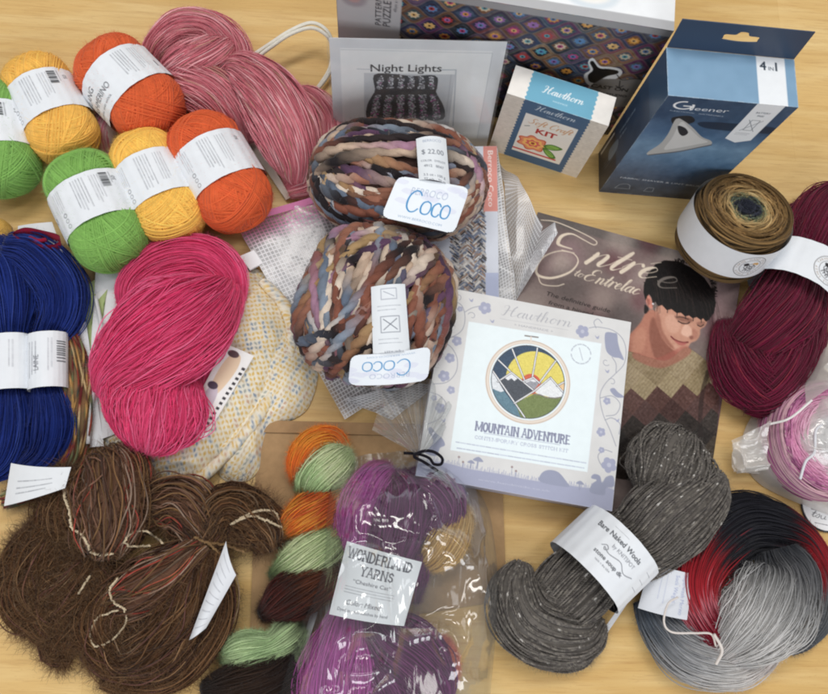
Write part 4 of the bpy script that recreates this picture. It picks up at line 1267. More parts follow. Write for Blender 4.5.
def wound_ball(acc, c, ax, a, b, cz, r, colr, groups=30, lines=10, e=2.5, m=84, waist=.17, hw=.5, tilt=(45, 72), ply=1, wav=0.0, tight=1.0, colfn=None, lift=.03, fuzz=0):
    """yarn wound over a rounded core; ax = unit axis; a half length, b half width, cz half height"""
    ax = unit(np.array([ax[0], ax[1], ax[2] if len(ax) > 2 else 0.0])); s = unit(np.cross([0, 0, 1.], ax)); u = np.cross(ax, s)

    def shape(q):
        q = superell(q, e)
        w = 1-waist*np.exp(-(q[..., :1]/hw)**4)
        return c+q[..., :1]*a*ax+q[..., 1:2]*b*w*s+q[..., 2:3]*cz*w*u
    # core
    th, ph = np.meshgrid(np.linspace(0.01, math.pi-.01, 26), np.linspace(0, 2*math.pi, 40, endpoint=False), indexing='ij')
    q = np.stack([np.cos(th), np.sin(th)*np.cos(ph), np.sin(th)*np.sin(ph)], -1)
    V = c+(shape(q)-c)*.955
    idx = np.arange(26*40).reshape(26, 40); i1 = np.roll(idx, -1, 1)
    acc.add(V, np.stack([idx[:-1], idx[1:], i1[1:], i1[:-1]], -1).reshape(-1, 4), np.asarray(colr)*.75)
    t = np.linspace(0, 2*math.pi, m, endpoint=False)
    allP, allC = [], []
    for gidx in range(groups):
        tl = math.radians(rng.uniform(*tilt)); az = rng.uniform(0, 2*math.pi)
        n = np.array([math.cos(tl), math.sin(tl)*math.cos(az), math.sin(tl)*math.sin(az)])
        if rng.random() < .5: n = -n
        e1 = unit(np.cross(n, [0.3, .5, .8])); e2 = np.cross(n, e1)
        d0 = rng.normal(0, .18); sp = 2*r/((a+b)/2)*1.02*tight
        h = 1+lift*(gidx/groups-.5)+rng.normal(0, .008)
        for k in range(lines):
            d = d0+(k-lines/2)*sp+rng.normal(0, .15*sp)
            if abs(d) > .93: continue
            rr = math.sqrt(1-d*d)
            tw = t+rng.uniform(0, 6)
            dd = d+.35*sp*np.sin(tw*2+rng.uniform(0, 6))*rng.normal(0, .6)
            Q = dd[:, None]*n+rr*(np.cos(tw)[:, None]*e1+np.sin(tw)[:, None]*e2)
            P = shape(Q)
            hh = h*(1+rng.normal(0, .004))+.012*np.sin(tw+rng.uniform(0, 6))*rng.normal(0, .5)
            allP.append(c+(P-c)*hh[:, None])
    P = np.array(allP); n = len(P)
    P[..., 2] = np.maximum(P[..., 2], r*1.2+.0005)
    if colfn is None:
        C = np.clip(np.asarray(colr)*(1+rng.normal(0, .07, n))[:, None, None]*np.ones((n, m, 1)), .002, .95)
    else: C = colfn(n, m)
    if fuzz:
        i_, j_ = rng.integers(0, n, fuzz), rng.integers(0, m, fuzz)
        hairs(acc, P[i_, j_], unit(P[i_, j_]-c), .0042 if ply == 1 else .0065, .00007 if ply == 1 else .00010, np.clip(C[i_, j_]*1.15, 0, .95), seg=3, droop=.1)
    if ply == 1: tubes(acc, P, r, C, 4, True)
    else:
        L = np.linalg.norm(np.diff(P, axis=1), axis=2).sum(1).mean()
        T = unit(np.roll(P, -1, 1)-np.roll(P, 1, 1)); Nn = unit(P-c); B = np.cross(T, Nn)
        turns = max(3, round(L/ply_period))
        ph = rng.uniform(0, 6.28, n)[:, None]+turns*t[None]
        thick = 1+wav*np.sin(t[None]*rng.integers(3, 7, n)[:, None]+rng.uniform(0, 6, n)[:, None])
        for k in range(2):
            w = (ph+math.pi*k)[..., None]
            tubes(acc, P+.28*r*thick[..., None]*(np.cos(w)*Nn+np.sin(w)*B), .80*r*thick, np.clip(C*(1+.05*(k-.5)), 0, .95), 6, True)


ply_period = .024


def band_ring(c, ax, R1, R2, width, sheet_res, paint, acc, clear=.0008, waist=1.0):
    """closed paper band round an axis; sheet x runs round the ring (middle = top), y along the axis"""
    ax = unit(np.array([ax[0], ax[1], ax[2] if len(ax) > 2 else 0.0])); s = unit(np.cross([0, 0, 1.], ax)); u = np.cross(ax, s)
    circ = math.pi*(R1+R2)
    S = Sheet(circ*1000, width*1000, sheet_res, (226, 229, 233))
    S.noise(1.2, 9, 1)
    paint(S)
    wob_ = rng.uniform(0, 6)

    def fn(X, Y):
        th = (X/S.w-.5)*2*math.pi
        y = (Y/S.h-.5)*width
        fl = 1+.012*np.sin(3*th+wob_)*(2*Y/S.h-1)+.006*np.sin(9*th+wob_*2+.15*Y)*np.abs(2*Y/S.h-1)+.004*np.sin(23*th+wob_)
        return c+(y[..., None])*ax+((R1+clear)*fl*np.sin(th))[..., None]*s+((R2+clear)*fl*np.cos(th))[..., None]*u
    S.lay(acc, fn)
    return S


MERINO = 'balls of merino yarn in white paper bands'
BK = (70, 72, 78)


def merino(u, v, dx, dy, apx, bpx, rgb, label, paint, roll=0.0):
    h0 = .03
    s = pxm(u, v, h0)
    a, b = apx*s, bpx*s; cz = b*.86; zc = cz*1.02+.001
    c = W(u, v, zc)
    d = W(u+dx*10, v+dy*10, zc)-c
    d[2] = 0
    t = thing('yarn_ball', label, 'yarn ball', (c[0], c[1], 0), MERINO)
    A = Acc()
    wound_ball(A, c, d, a, b, cz, .00095, lin(rgb), groups=46, lines=8, lift=.045, fuzz=9000)
    A.build('yarn', M_YARN, t)
    A = Acc()
    band_ring(c, d, b*.925, cz*.925, a*.78, .6, paint, A, clear=.0012)
    A.build('paper_band', M_PAPER, t)


def info_panel(S, x, seed, bar=True):
    """the small-print side of a band: columns of print, symbols, a bar code; x in mm from the middle"""
    m_ = S.w/2+x
    h = S.h
    S.lines((m_-8, 4), (m_-8, h-6), 5, -2.2, 1.0, (110, 112, 118), .8, seed)
    S.lines((m_+6, 5), (m_+6, h-9), 4, -2.0, .9, (120, 122, 128), .7, seed+1)
    S.lines((m_-27, 4), (m_-27, h*.6), 4, -2.1, .9, (130, 132, 138), .7, seed+2)
    for k in range(4): S.disc((m_-23+0*k, h-5-5*k if k < 2 else h-15), 1.6, (120, 122, 128), ring=.4)
    if bar:
        g = np.random.default_rng(seed)
        y = 4.0
        while y < 17:
            w_ = g.choice([.5, .9, 1.4]); S.rect(m_+13, y, 6.5, w_, (50, 52, 56)); y += w_+g.choice([.5, .8])
        S.lines((m_+21, 4), (m_+21, 17), 1, 1, 1.0, (80, 82, 88), .9, seed)


def p_front(S):
    m_ = S.w/2
    S.text('LANG', (m_-47, 14), 6.0, BK, fit=19)
    S.text('CASHMERINO', (m_-52, 25), 6.2, BK, fit=38)
    S.text('CASHMERE AND WOOL', (m_-50, 32), 2.2, BK, fit=32)
    S.lines((m_+2, 4), (m_+2, S.h-8), 5, -2.2, 1.0, (110, 112, 118), .8, 2); S.lines((m_+16, 5), (m_+16, S.h-9), 4, -2.0, .9, (120, 122, 128), .7, 3)
    S.rect(m_+30, 22, 1.2, 7, BK)


def p_info(k, bar=True):
    def f(S):
        info_panel(S, -4+3*(k % 3), k, bar)
        S.text('50', (S.w/2+27, 12), 3.4, BK, ang=-math.pi/2)
        S.text('MERINO', (S.w/2-62, 24), 5.6, BK, fit=28); S.text('MERINO WOOL', (S.w/2-60, 31), 2, BK)
    return f


merino(-2, 138, 0.18, 1, 57.7, 36.3, (126, 170, 90), 'green yarn ball at the far left, cut off by the edge of the picture', p_info(3))
merino(51, 109, 0.47, 0.9, 56.7, 35.3, (236, 184, 92), 'upper yellow yarn ball, between the cut-off green ball and an orange ball', p_info(7, True))
merino(131, 90, 0.7, 0.74, 52.8, 39.6, (212, 98, 58), 'orange yarn ball with large capitals printed on its band, at the top of the group', p_front)
merino(98, 211, 0.43, 0.9, 60.5, 40.0, (130, 176, 92), 'whole green yarn ball with a bar code on its white band', p_info(5))
merino(158, 187, 0.43, 0.9, 59.5, 36.3, (240, 190, 94), 'lower yellow yarn ball, between the whole green ball and an orange ball', p_info(11, False))
merino(220, 172, 0.5, 0.87, 59.5, 39.1, (214, 98, 58), 'orange yarn ball in front of the pale pink skein, its band mostly blank', p_info(14, False))


# ---- twisted skeins
def skein_hank(name, label, cat, A2, B2, Rpx, rpx, turns, phase, col, r=.0008, sq=.72, base=.001, mat=None, jit=.05, group=None, n=None, m=None, pinch=None, bulge=1.0, **k):
    s = pxm(*A2, .02)
    a3, b3 = W(*A2, .03), W(*B2, .03)
    R, rr = Rpx*s, rpx*s
    rows = hank(a3, b3, R, rr, turns, phase, zc=base+(R+rr)*.985, pinch=pinch, bulge=bulge, seed=int(A2[0]))
    A = Acc()
    L = np.linalg.norm(np.diff(np.array(rows)[:, :3], axis=0), axis=1).sum()
    n = n or int(1.05*2*math.pi*rr/(2*r))
    m = m or int(L/.0030)
    bundle(A, rows, n, m, r, col, closed=True, jit=jit, floor=base+.0002, transport=True, zsq=(base, sq), **k)
    t = thing(name, label, cat, flat_centre(rows), group)
    A.build('yarn', mat or M_YARN, t)
    return t, rows


def heather(cols, seg=9, w=None):
    def f(t, a):
        return mottled(cols, a.shape[0], a.shape[1], seg, w, .5)
    return f


def lobed(label, lobes_, col, r=.00042, sq=.7, base=.001, mat=None, name='twisted_skein', **k):
    A = Acc(); R_ = []
    for i, rows in enumerate(lobes_): R_.append(lobe(A, rows, r, col, base=base, sq=sq, twist=k.get('twist', .1)*(1 if i % 2 else -.4), **{q: v for q, v in k.items() if q != 'twist'}))
    t = thing(name, label, 'skein', flat_centre(np.vstack(R_)))
    A.build('yarn', mat or M_YARN, t)
    return t


# pale pink skein at the back
tp_ = lobed('pale pink and cream mottled skein twisted on itself, behind the orange balls', [
    [(150, 66, 8), (160, 48, 17), (184, 32, 21), (212, 34, 20), (234, 54, 18), (240, 78, 12)],
    [(232, 44, 8, .010), (212, 56, 20, .012), (186, 68, 22, .008), (166, 82, 14), (160, 90, 7)],
    [(160, 78, 8), (182, 84, 22, .003), (214, 96, 26, .004), (238, 120, 22), (250, 146, 12)],
    [(222, 70, 8, .006), (244, 72, 20, .012), (270, 98, 30, .014), (288, 132, 31, .012), (297, 162, 24, .006), (298, 184, 10)],
    [(286, 98, 8, .004), (308, 106, 20, .005), (326, 130, 20), (324, 158, 18), (308, 180, 15), (288, 190, 9)]],
    heather([(200, 112, 124), (212, 130, 140), (228, 176, 180), (192, 102, 114), (216, 146, 152), (190, 146, 128)], 5, [.26, .28, .13, .18, .11, .04]), sq=.84, mat=M_SHINY, jit=.05, loose=.05)
S, fn = slip([(247, 142, .012), (257, 140, .014), (291, 197, .008), (286, 200, .004)], 1.0, (224, 214, 200))
A = Acc(); sealed(A, S, fn); A.build('paper_tag', M_PAPER, tp_)

# hot pink skein on the printed pouch
lobed('big bright pink skein twisted on itself, lying on the leaf-print pouch', [
    [(128, 312, 9), (136, 286, 20), (164, 266, 26), (200, 260, 26), (226, 276, 21), (236, 304, 10)],
    [(178, 372, 26, .004), (166, 388, 44, .003), (156, 410, 52), (149, 431, 42), (145, 448, 20)],
    [(102, 394, 12, .002), (116, 374, 34, .009), (150, 344, 50, .015), (186, 316, 50, .013), (214, 294, 32, .006), (226, 282, 14, .002)],
    [(196, 340, 12, .004), (204, 356, 14, .004), (200, 380, 14, .002), (188, 404, 10)]],
    heather([(220, 68, 114), (224, 82, 126), (230, 108, 148), (210, 56, 102)], 26, [.3, .4, .15, .15]), sq=.52, base=.016, mat=M_SHINY, jit=.06, loose=.06, twist=.08, dens=1.3)

# burgundy skein with a band
tb_ = lobed('dark burgundy skein in a white band with a sheep badge, on the right', [
    [(846, 196, 14), (826, 212, 27), (810, 242, 29), (797, 276, 28), (784, 308, 34, .002), (762, 334, 32, .004), (740, 352, 20), (730, 366, 9)],
    [(806, 206, 10), (800, 226, 22), (800, 250, 26), (800, 290, 27), (798, 330, 26), (784, 362, 30, .002), (760, 388, 30), (738, 396, 18)],
    [(726, 322, 9), (730, 346, 20), (744, 372, 30, .003), (764, 390, 26), (780, 398, 12)]],
    heather([(100, 20, 48), (118, 24, 58), (86, 16, 40), (140, 44, 62)], 14, [.4, .35, .2, .05]), sq=.78, mat=M_SHINY, jit=.06, loose=.06, dens=1.3)


def badge(S, c, R, ang=0.0):
    """round badge: double ring of words round a line-drawn sheep"""
    ink = (84, 78, 76)
    S.disc(c, R, ink, ring=.45); S.disc(c, R*.66, ink, ring=.35)
    wd_ = 'LITTLE SHEEP YARNS HAND DYED '
    for i, ch in enumerate(wd_):
        a = i/len(wd_)*2*math.pi+ang
        if ch != ' ': S.text(ch, c+np.array((math.cos(a), math.sin(a)))*R*.76, R*.16, (150, 128, 110), ang=a+math.pi/2)
    o = lambda x, y: c+np.array((x*math.cos(ang)-y*math.sin(ang), x*math.sin(ang)+y*math.cos(ang)))*R*.55
    for x, y, q in ((-.35, .1, .34), (0, -.1, .4), (.35, .1, .34), (0, .3, .38)): S.disc(o(x, y), R*q*.55, (40, 38, 40), ring=.5)
    S.blob([o(-.95, -.35), o(-.6, -.6), o(-.35, -.35), o(-.55, -.05), o(-.85, -.1)], (44, 42, 44))
    for x in (-.4, -.1, .25, .5): S.stroke([o(x, .55), o(x-.05, .9)], .6, (44, 42, 44))
    for x, y in ((.2, -.6), (.45, -.65), (.65, -.5)): S.disc(o(x, y), R*.1, (206, 160, 100))


c = W(797, 276, .032); d = W(812, 240, .032)-W(780, 315, .032); d[2] = 0; d = -d
A = Acc()
def pb(S): badge(S, np.array((S.w/2+9, S.h*.55)), 12.5, .5)
s_ = pxm(797, 276, .03)
band_ring(c, d, 39*s_, .0315, .036, .55, pb, A)
A.build('paper_band', M_PAPER, tb_)

# grey tweed skein with a band
tg_ = lobed('grey flecked tweed skein in a white band, lying across the book corner', [
    [(660, 502, 26, .010), (668, 482, 44, .004), (672, 464, 47), (675, 450, 38), (677, 441, 18)],
    [(720, 478, 10, .008), (703, 494, 30, .016), (670, 518, 41, .018), (640, 542, 38, .008), (606, 560, 34, .004), (578, 584, 37, .004), (556, 604, 32, .004), (538, 616, 14)],
    [(505, 598, 8), (522, 640, 15), (550, 654, 17), (578, 656, 14), (592, 644, 8)],
    [(522, 566, 12), (518, 590, 30, .004), (528, 616, 36, .008), (554, 632, 35, .008), (582, 636, 26, .004), (600, 624, 12)]],
    heather([(106, 101, 96), (122, 116, 110), (92, 87, 84), (136, 130, 122), (206, 202, 196)], 3, [.38, .28, .2, .13, .01]), r=.0008, sq=.70, ply=2, period=.0042, m=260, jit=.05, vari=.05, dens=1.05, fuzz=4000, fuzz_len=.005)
c = W(603, 558, .034); d = W(541, 614, .034)-W(672, 484, .034); d[2] = 0
A = Acc(); ink = (44, 46, 52)
def pg(S):
    m_ = S.w/2
    S.text('Bare Naked Wools', (m_-8, 12.5), 4.3, ink, anchor='c', bold=.012, fit=42)
    S.text('by KNITSPOT', (m_+1, 18.5), 3.2, (110, 112, 120), anchor='c', fit=22)
    S.stroke([(m_-16, 22.5), (m_-13, 20), (m_-10.5, 22), (m_-12.5, 24), (m_-13.5, 22), (m_-8, 24), (m_+2, 22), (m_+9, 26), (m_+17, 23)], .45, (70, 72, 80), smooth=60)
    S.text('stone soup dk', (m_-4, 30), 3.4, ink, anchor='c', bold=.01, fit=27)
    S.lines((m_-18, 5), (m_-2, 5), 1, 2, .7, (130, 132, 138), .7, 5); S.text('made in the USA', (m_-6, 34), 1.5, (90, 92, 98), anchor='c')
    S.lines((m_+24, 10), (m_+33, 10), 3, 8, .8, (110, 112, 118), .8, 8)
    S.rect(S.w*.75, 0, S.w*.25, S.h, (40, 42, 46))
band_ring(c, d, 44*pxm(603, 558, .03), .0345, .044, .5, pg, A)
A.build('paper_band', M_PAPER, tg_)
S, fn = slip([(596, 622, .016), (640, 568, .02), (668, 598, .002), (592, 650, .0015)], 1.2, (58, 60, 64))
A = Acc()
S, fn = slip([(590, 648, .004), (633, 588, .02), (642, 582, .016), (597, 648, .0025)], 1.2, (206, 208, 212))
sealed(A, S, fn); A.build('card_edge', M_PAPER, tg_)

# black, red and grey skein
A = Acc(); g0 = Acc
blk, red, dgr, lgr, wht, pk = (38, 38, 44), (138, 32, 40), (96, 98, 100), (188, 187, 186), (220, 210, 206), (200, 120, 130)
R1 = lobe(A, [(650, 597, 17), (662, 622, 24), (688, 648, 31), (728, 661, 29), (757, 654, 21), (772, 640, 14)], .0004, pcol([(0, (66, 74, 86)), (.14, (92, 98, 106)), (.34, (158, 158, 160)), (.6, (198, 196, 194)), (1, wht)], .06), base=.0012, sq=.62, twist=.12, jit=.07, loose=.06)
lobe(A, [(738, 640, 12, .006), (715, 636, 20, .006), (696, 606, 25, .003), (692, 576, 29, .006), (708, 545, 33, .004), (742, 524, 33, .002), (783, 533, 27), (808, 550, 19), (822, 582, 17), (818, 616, 15), (802, 640, 11), (790, 652, 4)], .00042,
     pcol([(0, (112, 24, 42)), (.12, (126, 26, 42)), (.17, pk), (.2, (170, 40, 50)), (.30, red), (.36, blk), (.60, blk), (.66, (140, 24, 34)), (.76, red), (.82, dgr), (1, (70, 74, 80))], .03), base=.002, sq=.72, twist=.15, jit=.06, ply=1)
lobe(A, [(776, 549, 20, .012), (784, 572, 33, .008), (775, 600, 42, .006), (752, 628, 38, .004), (727, 648, 22, .004), (716, 657, 9, .004)], .0004,
     pcol([(0, (52, 54, 60)), (.2, (104, 104, 106)), (.4, (168, 167, 166)), (.6, (204, 202, 200)), (.85, lgr), (1, wht)], .05), base=.006, sq=.7, twist=.1, jit=.07, loose=.08)
t = thing('twisted_skein', 'black, red and grey hand-dyed skein coiled at the bottom right corner', 'skein', flat_centre(R1))
A.build('yarn', M_YARN, t)
tk_ = thing
for pts, r_ in (([(678, 597, .047), (668, 604, .046), (664, 622, .048), (672, 632, .046), (695, 633, .046), (711, 634, .044), (716, 646, .038)], .0008), ([(714, 634, .046), (722, 650, .044), (716, 664, .038)], .0012)):
    A = Acc(); line_tube(A, [W(*q) for q in pts], r_, lin((216, 208, 202)), 60); A.build('tie', M_YARN, t)
S, fn = slip([(650, 563, .030), (693, 574, .036), (687, 620, .032), (638, 608, .026)], .6, (214, 217, 223), .006)
lb = (150, 158, 190)
S.text('Superwash Merino', (S.w*.78, S.h*.06), 3.4, lb, ang=math.pi/2, fit=S.h*.86)
S.text('Sock Weight', (S.w*.60, S.h*.10), 3.4, lb, ang=math.pi/2, fit=S.h*.6); S.lines((S.w*.42, 5), (S.w*.42, S.h*.8), 2, 4, .9, lb, .6, 2)
A = Acc(); sealed(A, S, fn); A.build('paper_band', M_PAPER, t)

# blue skeins with bands
bl = heather([(30, 46, 112), (36, 54, 126), (24, 36, 94), (52, 70, 140)], 20, [.4, .3, .25, .05])
BLUE = 'blue skeins in white bands'


def blue_skein(rows, band, label, seed):
    A = Acc(); R_ = lobe(A, rows, .00048, bl, base=.004, sq=.75, jit=.08, amp=.10, loose=.10, twist=.08, fuzz=9000, fuzz_len=.006)
    t = thing('yarn_skein', label, 'skein', flat_centre(R_), BLUE)
    A.build('yarn', M_YARN, t)
    u, v, du, dv, rp = band
    c = W(u, v, .022); d = W(u+du, v+dv, .022)-c; d[2] = 0
    A = Acc()
    def pbl(S):
        m_ = S.w/2
        S.lines((m_-9, 8), (m_-9, S.h-6), 3, -2.6, 1.2, (120, 122, 130), .8, seed)
        S.text('WOOL' if seed == 1 else 'LAINE', (m_-2, S.h-14), 3.6, (90, 92, 100), ang=-math.pi/2)
        if seed == 2:
            y = 8
            while y < 26: S.rect(m_+9, y, 7, .9, (60, 62, 68)); y += rng.choice([1.5, 2.1, 2.6])
        S.lines((m_+6, 6), (m_+6, S.h-12), 2, 2, 1.0, (140, 142, 150), .7, seed+4)
    band_ring(c, d, rp*pxm(u, v, .02)*.96, rp*pxm(u, v, .02)*.75, .046, .6, pbl, A, clear=.002)
    A.build('paper_band', M_PAPER, t)


blue_skein([(-22, 250, 20), (2, 262, 24), (10, 300, 24), (10, 340, 17), (10, 385, 17), (9, 425, 25), (2, 455, 22), (-14, 470, 16)], (10, 364, 0, 10, 18), 'left blue skein in a white band, cut off by the edge of the picture', 1)
blue_skein([(8, 248, 15, .012), (34, 256, 22, .008), (60, 286, 24, .003), (62, 314, 22), (48, 345, 16), (48, 385, 16), (52, 425, 24), (44, 452, 20), (24, 468, 14)], (48, 362, 0, 10, 17), 'right blue skein in a white band with a bar code, beside the pink skein', 2)

# green, orange and black skein beside the clear bag
A = Acc()
gr_, og, yo, bkk, dr = (176, 204, 148), (224, 108, 40), (216, 150, 60), (38, 30, 28), (110, 30, 28)
HW = [([(297, 482, 5, .002), (300, 464, 14, .006), (312, 446, 17, .006), (332, 441, 15), (347, 456, 8)], [(0, (150, 92, 52)), (.25, og), (.5, yo), (.75, og), (1, (190, 150, 90))]),
      ([(302, 500, 6), (313, 481, 19, .004), (332, 464, 22, .006), (346, 454, 12)], [(0, (60, 48, 36)), (.2, (120, 136, 92)), (.4, gr_), (.6, (206, 212, 172)), (.8, (170, 188, 138)), (1, (196, 206, 166))]),
      ([(282, 532, 6), (302, 518, 21, .003), (326, 505, 20, .003), (345, 494, 12)], [(0, (190, 150, 70)), (.25, og), (.4, yo), (.6, (186, 74, 40)), (.8, (206, 110, 50)), (1, dr)]),
      ([(272, 576, 5), (296, 563, 20, .004), (322, 547, 21, .006), (346, 530, 13)], [(0, (90, 106, 70)), (.2, (150, 172, 120)), (.45, (204, 212, 170)), (.7, (168, 188, 136)), (1, (90, 104, 70))]),
      ([(262, 614, 7), (288, 598, 25, .003), (320, 580, 22, .003), (340, 570, 12)], [(0, bkk), (.3, (84, 36, 30)), (.5, (46, 34, 30)), (.7, (96, 52, 34)), (1, (50, 36, 30))]),
      ([(222, 656, 5), (244, 650, 20, .006), (270, 646, 15, .010), (286, 638, 19, .006), (298, 628, 12)], [(0, (140, 168, 120)), (.3, (188, 208, 160)), (.5, (150, 176, 128)), (.7, (184, 206, 158)), (1, (80, 90, 64))]),
      ([(204, 690, 10), (244, 686, 30), (280, 676, 28), (306, 655, 22)], [(0, bkk), (.4, (54, 40, 32)), (.8, (40, 30, 28)), (1, bkk)])]
for rows, stops in HW: R2 = lobe(A, rows, .00045, pcol(stops, .10), base=.0035, sq=.8, twist=.06, jit=.05, dens=1.05)
t = thing('twisted_skein', 'skein twisted from pale green, orange and black stretches, left of the clear bag', 'skein', W(285, 570, 0))
A.build('yarn', M_SHINY, t)

# brown fuzzy hanks
BR = [(88, 60, 40), (110, 80, 54), (64, 44, 32), (128, 98, 70), (112, 76, 70), (146, 122, 98)]
wB = [.3, .25, .25, .1, .06, .04]
brown = heather(BR, 16, wB)
stripe = heather([(92, 62, 44), (114, 84, 68), (146, 124, 108), (66, 44, 34), (164, 72, 60), (120, 90, 60)], 30, [.26, .21, .14, .16, .06, .17])
BROWN = 'fuzzy brown hanks tied with cream yarn'


FZ = [lin(q) for q in ((96, 68, 46), (118, 88, 60), (76, 54, 38), (134, 104, 74))]


def fuzzy(label, lobes, n_hair, name='yarn_hank'):
    A = Acc(); pts = []
    for rows, c_, r_ in lobes: pts.append(lobe(A, rows, r_*.55, c_, base=.002, sq=.7, vari=.22, jit=.09, amp=.13, loose=.12, twist=rng.normal(0, .1), fill=.2, fuzz=n_hair//(3 if c_ is brown else 9), fuzz_len=.010, fuzz_r=.00013, fuzz_col=FZ))
    t = thing(name, label, 'yarn hank', flat_centre(np.vstack(pts)), BROWN)
    A.build('yarn', M_YARN, t)
    H = Acc()
    for R_, (_, c_, _) in zip(pts, lobes):
        k = int(n_hair*R_[:, 3].mean()/.03*(1 if c_ is brown else .3))
        P, a, Nn, tt = strands(R_, 60, 60, .001, jit=.1)
        i, j = rng.integers(0, 60, k), rng.integers(0, 60, k)
        b = P[i, j]; nn = Nn[i, j]; TOPS.append(P.reshape(-1, 3))
        ok = (b[:, 2] > .006)
        cc = np.array(FZ)[rng.integers(0, 4, ok.sum())]
        hairs(H, b[ok], nn[ok], .013, .00012, cc, seg=5, droop=.3, curl=1.2)
    H.build('halo', M_YARN, t)
    return t


TOPS = []
tL = fuzzy('left fuzzy brown hank, spread wide and fluffy below the blue skeins', [
    ([(112, 456, 26), (112, 480, 40, .006), (106, 520, 42, .006), (96, 548, 26, .004)], stripe, .0011),
    ([(84, 470, 24), (70, 510, 34), (72, 545, 26), (58, 590, 30)], brown, .0009),
    ([(60, 520, 20), (38, 560, 36), (34, 600, 34), (62, 625, 20)], brown, .0009),
    ([(96, 540, 18), (70, 580, 34), (52, 610, 30), (70, 632, 18)], brown, .0009),
    ([(94, 552, 20), (98, 590, 26), (76, 622, 24), (56, 648, 18), (74, 656, 12)], brown, .0009)], 9000)
tR = fuzzy('right fuzzy brown hank with a white paper tag, in front of the leaf-print pouch', [
    ([(206, 540, 18, .01), (188, 508, 32, .004), (160, 505, 26), (140, 520, 16)], stripe, .0011),
    ([(204, 540, 18, .01), (228, 510, 30, .004), (262, 528, 26), (272, 548, 14)], brown, .001),
    ([(206, 545, 18, .012), (178, 570, 30, .01), (145, 590, 34, .006), (112, 606, 24, .002), (92, 625, 14)], stripe, .0011),
    ([(208, 550, 20, .008), (192, 600, 34, .008), (160, 645, 38, .002), (120, 660, 26), (90, 645, 16)], brown, .001),
    ([(200, 560, 26), (205, 610, 32), (180, 660, 28), (140, 678, 20), (105, 672, 14)], brown, .001),
    ([(120, 585, 26), (105, 620, 32), (118, 655, 28), (150, 680, 18)], brown, .0009)], 4500)
cr_ = lin((206, 188, 158)); TOP = np.concatenate(TOPS); TOP = TOP[TOP[:, 2] > .012]
def tie(t, pts, r, col, m=40, name='tie'):
    """string laid on the yarn below it"""
    q = spline(np.array(pts)[:, :2].astype(float), m)
    z = np.array([np.interp(k, np.linspace(0, 1, len(pts)), [p[2] for p in pts]) for k in np.linspace(0, 1, m)])
    for _ in range(3):
        P = np.array([W(q[k][0], q[k][1], z[k]) for k in range(m)])
        for k in range(m):
            d = np.hypot(TOP[:, 0]-P[k, 0], TOP[:, 1]-P[k, 1]) < .0035
            z[k] = (np.percentile(TOP[d, 2], 93) if d.any() else .004)+r*.5
        z = np.convolve(np.pad(z, 3, 'edge'), np.ones(7)/7, 'valid')
    P = np.array([W(q[k][0], q[k][1], z[k]) for k in range(m)])
    P[:, :2] += rng.normal(0, .0003, (m, 2))
    A = Acc(); w_ = np.linspace(0, 2*math.pi*m*.35, m)
    for ph in (0, math.pi):      # two-ply string
        Q = P+.5*r*np.stack([np.cos(w_+ph), np.sin(w_+ph), .6*np.sin(w_+ph)], 1)
        tubes(A, Q[None], .7*r, col, 6)
    A.build(name, M_YARN, t)


tan = lin((150, 120, 84))
tie(tL, [(63, 486, .064), (66, 500, .067), (70, 514, .066), (72, 528, .060), (80, 533, .062), (87, 543, .063), (91, 552, .062), (102, 555, .062), (113, 553, .056)], .0011, cr_, 60)
tie(tL, [(78, 594, .05), (85, 583, .056), (90, 576, .052)], .0010, cr_, 12)
tie(tR, [(231, 525, .058), (246, 515, .062), (262, 510, .060), (275, 512, .054), (279, 520, .048)], .0010, cr_)
tie(tR, [(233, 522, .060), (252, 516, .063), (268, 521, .058), (281, 527, .047)], .0010, cr_)
tie(tR, [(194, 537, .064), (208, 543, .068), (218, 543, .067), (232, 547, .063), (244, 552, .058)], .0012, tan)
tie(tR, [(206, 541, .068), (214, 548, .067), (226, 561, .064), (237, 574, .058)], .0011, tan)
tie(tR, [(162, 543, .062), (148, 532, .066), (134, 532, .064), (125, 540, .062), (130, 546, .06), (150, 546, .06)], .0009, cr_, 50)
tie(tR, [(118, 578, .06), (110, 590, .062), (114, 602, .062), (125, 609, .06)], .0009, cr_)
tie(tR, [(124, 608, .060), (126, 622, .056), (112, 640, .052), (96, 646, .048), (90, 636, .048), (97, 618, .054), (118, 610, .06)], .0008, cr_, 60)
S, fn = slip([(226, 541, .068), (236, 575, .062), (206, 628, .048), (189, 640, .044)], .6, (216, 218, 222), .003)
for k in range(9): S.lines((3, 5+k*6.2), (S.w-3, 5+k*6.2), 1, 1, .8, (96, 96, 104), .8, 40+k)
A = Acc(); sealed(A, S, fn); A.build('paper_tag', M_PAPER, tR)

# chunky balls
pal = [(126, 80, 66), (146, 100, 82), (188, 164, 144), (206, 190, 174), (96, 106, 122), (126, 136, 150), (54, 46, 46), (40, 36, 38), (92, 66, 90), (158, 130, 94), (92, 72, 58), (160, 122, 142), (190, 186, 184)]
wC = [.17, .10, .09, .11, .07, .07, .10, .12, .06, .05, .04, .01, .01]
CH_ = 'chunky multicoloured yarn balls'


